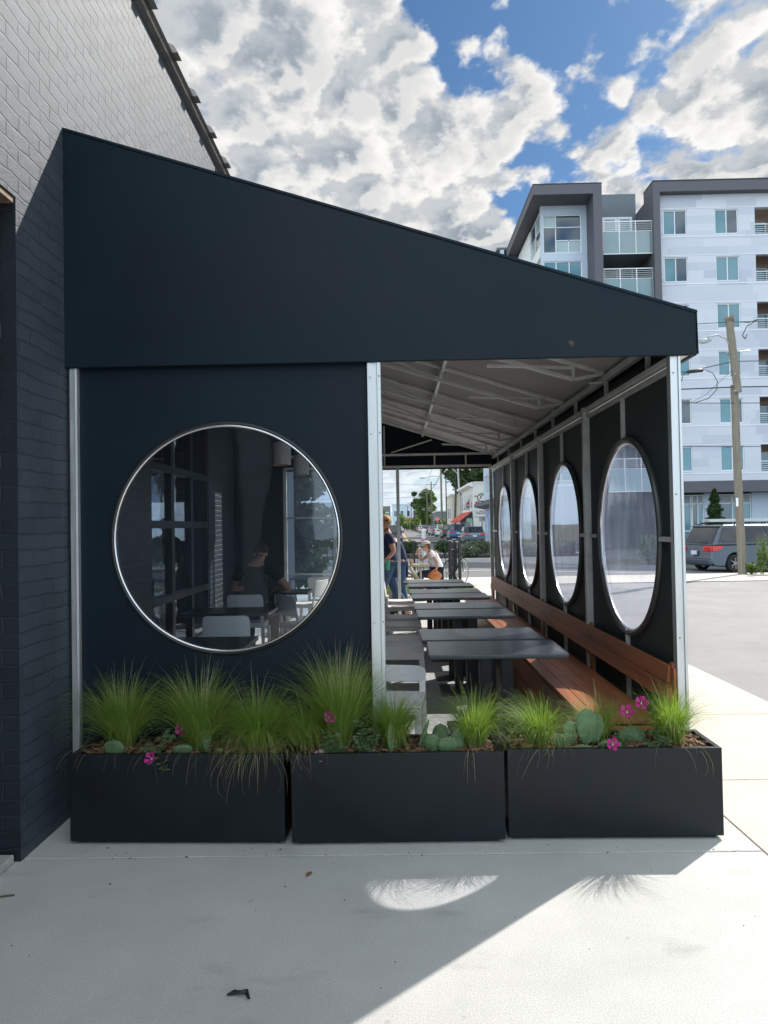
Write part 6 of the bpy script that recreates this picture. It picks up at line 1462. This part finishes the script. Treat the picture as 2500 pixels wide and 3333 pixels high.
# ---- standing guest inside the restaurant
PI_=thing('person','dark standing figure inside the restaurant, seen through its gridded glazing','person',(-3.75,12.0,0))
J={'pelvis':((0,0,.95),(.16,.13)),'belly':((.0,0,1.1),(.15,.12)),'chest':((.0,0,1.3),(.17,.13)),'nb':((0,0,1.47),(.10,.09)),'neck':((0,0,1.54),.05)}
E_=[('pelvis','belly'),('belly','chest'),('chest','nb'),('nb','neck')]; head(J,E_,'neck',(0,0,1.66),(.8,-.5,0))
J.update({'shR':((.19,0,1.42),.058),'elR':((.26,.02,1.15),.044),'wrR':((.24,-.06,.92),.03),'shL':((-.19,0,1.42),.058),'elL':((-.26,.02,1.15),.044),'wrL':((-.24,-.06,.92),.03),'hipR':((.09,0,.9),.10),'knR':((.10,0,.5),.066),'anR':((.10,0,.08),.045),'toR':((.10,-.12,.04),.04),'hipL':((-.09,0,.9),.10),'knL':((-.10,0,.5),.066),'anL':((-.10,0,.08),.045),'toL':((-.10,-.12,.04),.04)})
E_+= [('nb','shR'),('shR','elR'),('elR','wrR'),('nb','shL'),('shL','elL'),('elL','wrL'),('pelvis','hipR'),('hipR','knR'),('knR','anR'),('anR','toR'),('pelvis','hipL'),('hipL','knL'),('knL','anL'),('anL','toL')]
hand_chain(J,E_,'wrR',-1,(0,-.1,-1),(0,1,0),(-1,0,0),.5,'R'); hand_chain(J,E_,'wrL',1,(0,-.1,-1),(0,1,0),(1,0,0),.5,'L')
mobj('body',skin_mesh(J,E_,'pelvis'),M['skin'],PI_)
K=[k for k in J if k in ('pelvis','belly','chest','nb','shR','shL','elR','elL')]
mobj('shirt',skin_mesh(grow(J,K,.014),[e for e in E_ if e[0] in K and e[1] in K],'pelvis'),M['dtee'],PI_)
K=['pelvis','hipR','knR','anR','hipL','knL','anL']; mobj('jeans',skin_mesh(grow(J,K,.014),[e for e in E_ if e[0] in K and e[1] in K],'pelvis'),M['denimd'],PI_)
F=face_bits((0,0,1.66),(.8,-.5,0),PI_,False); hr=MB(); shell(hr,F,(.090,.104,.11),lambda x,y,z: z>.3 or (y<0 and z>-.5),c=(0,-.008,.02)); solid(obj('hair',hr,M['hairb'],PI_,fixn=False),.008)
# ---- fence
FN=thing('metal_fence','black metal picket fence with thin bars behind the picnic table','fence',(.2,19.3,0))
obj('rail',MB().box(-2.6,1.20,-.02,.02,1.13,1.17),M['blackm'],FN); obj('rail',MB().box(-2.6,1.20,-.02,.02,.10,.14),M['blackm'],FN)
for k in range(26): obj('picket',MB().box(-2.58+k*.147-.008,-2.58+k*.147+.008,-.008,.008,.02,1.128),M['blackm'],FN)
for x in (.28,-1.6): obj('post',MB().box(x-.025,x+.025,-.026,.026,0,1.20),M['blackm'],FN)
GT=thing('slatted_gate','open black gate panel of wide upright slats with capped posts at the fence end','gate',(1.40,19.25,0))
for k,x in enumerate((0,.09,.185)): 
    b=obj('slat',MB().box(x-.042,x+.040,-.03+.25*k,.03+.25*k,.02,1.14-.0),M['blackm'],GT,bevel=.004)
for x,y,h in ((.02,-.05,1.19),(.155,.42,1.21),(.30,.5,1.28)):
    p=obj('post',MB().box(x-.03,x+.03,y-.03,y+.03,0,h),M['blackm'],GT,bevel=.004); obj('cap',MB().box(x-.038,x+.038,y-.038,y+.038,h+.001,h+.02),M['galv'],p)
obj('slat',MB().box(.235,.29,-.05,.30,.02,1.15),M['blackm'],GT)
# bollard beyond fence
BL=thing('bollard','short white and pink post standing beyond the fence near the right boxwood','bollard',(1.30,34.0,0)); obj('post',MB().lathe([(0,0),(.11,0),(.11,1.30),(.13,1.33),(.13,1.42),(0,1.46)],n=16),M['white'],BL); obj('band',MB().lathe([(.112,.75),(.115,.76),(.115,1.0),(.112,1.01)],n=16),M['petalp'],BL)
# ---- bicycle
BK=thing('bicycle','bicycle with drop bars leaning behind the slatted gate, its front wheel showing','bicycle',(1.82,20.1,0),R(62))
def wheel(x):
    pts=[(x+.335*math.cos(2*PI*k/36),0,.345+.335*math.sin(2*PI*k/36)) for k in range(36)]
    w=obj('wheel',MB().tube(pts,.014,8,closed=True),M['rubber'],BK); pts=[(x+.312*math.cos(2*PI*k/36),0,.345+.312*math.sin(2*PI*k/36)) for k in range(36)]
    obj('rim',MB().tube(pts,.010,6,closed=True),M['galv'],w)
    sp=MB(); 
    for k in range(20): a=2*PI*k/20; sp.tube([(x,.02*(-1)**k,.345),(x+.31*math.cos(a),0,.345+.31*math.sin(a))],.0015,3)
    sp.tube([(x,-.04,.345),(x,.04,.345)],.018,8); obj('spokes',sp,M['galv'],w)
wheel(0); wheel(-1.0)
f_=MB(); 
for a,b,r in (((-1.0,0,.345),(-.58,0,.30),.010),((-1.0,0,.345),(-.70,0,.82),.009),((-.58,0,.30),(-.72,0,.90),.015),((-.70,0,.80),(-.14,0,.82),.014),((-.58,0,.30),(-.12,0,.74),.017)): f_.tube([a,b],r,8)
obj('frame',f_,M['blackm'],BK); obj('fork',MB().tube([(-.16,0,.92),(-.11,0,.72),(-.03,0,.42),(0,0,.345)],[.014,.016,.012,.010],8),M['blackm'],BK)
obj('saddle',MB().ell((-.74,0,.95),(.13,.06,.025),12,6).tube([(-.72,0,.88),(-.735,0,.94)],.012,6),M['black'],BK)
hb=MB(); hb.tube([(-.16,0,.92),(-.08,0,.95)],.014,6); hb.tube([(.06,-.20,.80),(.09,-.20,.86),(.04,-.20,.95),(-.06,-.19,.96),(-.08,-.1,.955),(-.08,.1,.955),(-.06,.19,.96),(.04,.20,.95),(.09,.20,.86),(.06,.20,.80)],.013,6); obj('handlebar',hb,M['black'],BK)
obj('brake_lever',MB().tube([(.06,-.205,.97),(.11,-.205,1.0),(.12,-.205,.88)],.010,5),M['black'],BK); obj('brake_lever',MB().tube([(.06,.205,.97),(.11,.205,1.0),(.12,.205,.88)],.010,5),M['black'],BK)
obj('crank',MB().lathe([(.085,-.005),(.09,-.003),(.09,.003),(.085,.005),(.02,.0)],n=20,M=T3(-.58,-.05,.30)@Matrix.Rotation(R(90),4,'X')).tube([(-.58,-.07,.30),(-.48,-.07,.18)],.009,5),M['galv'],BK)
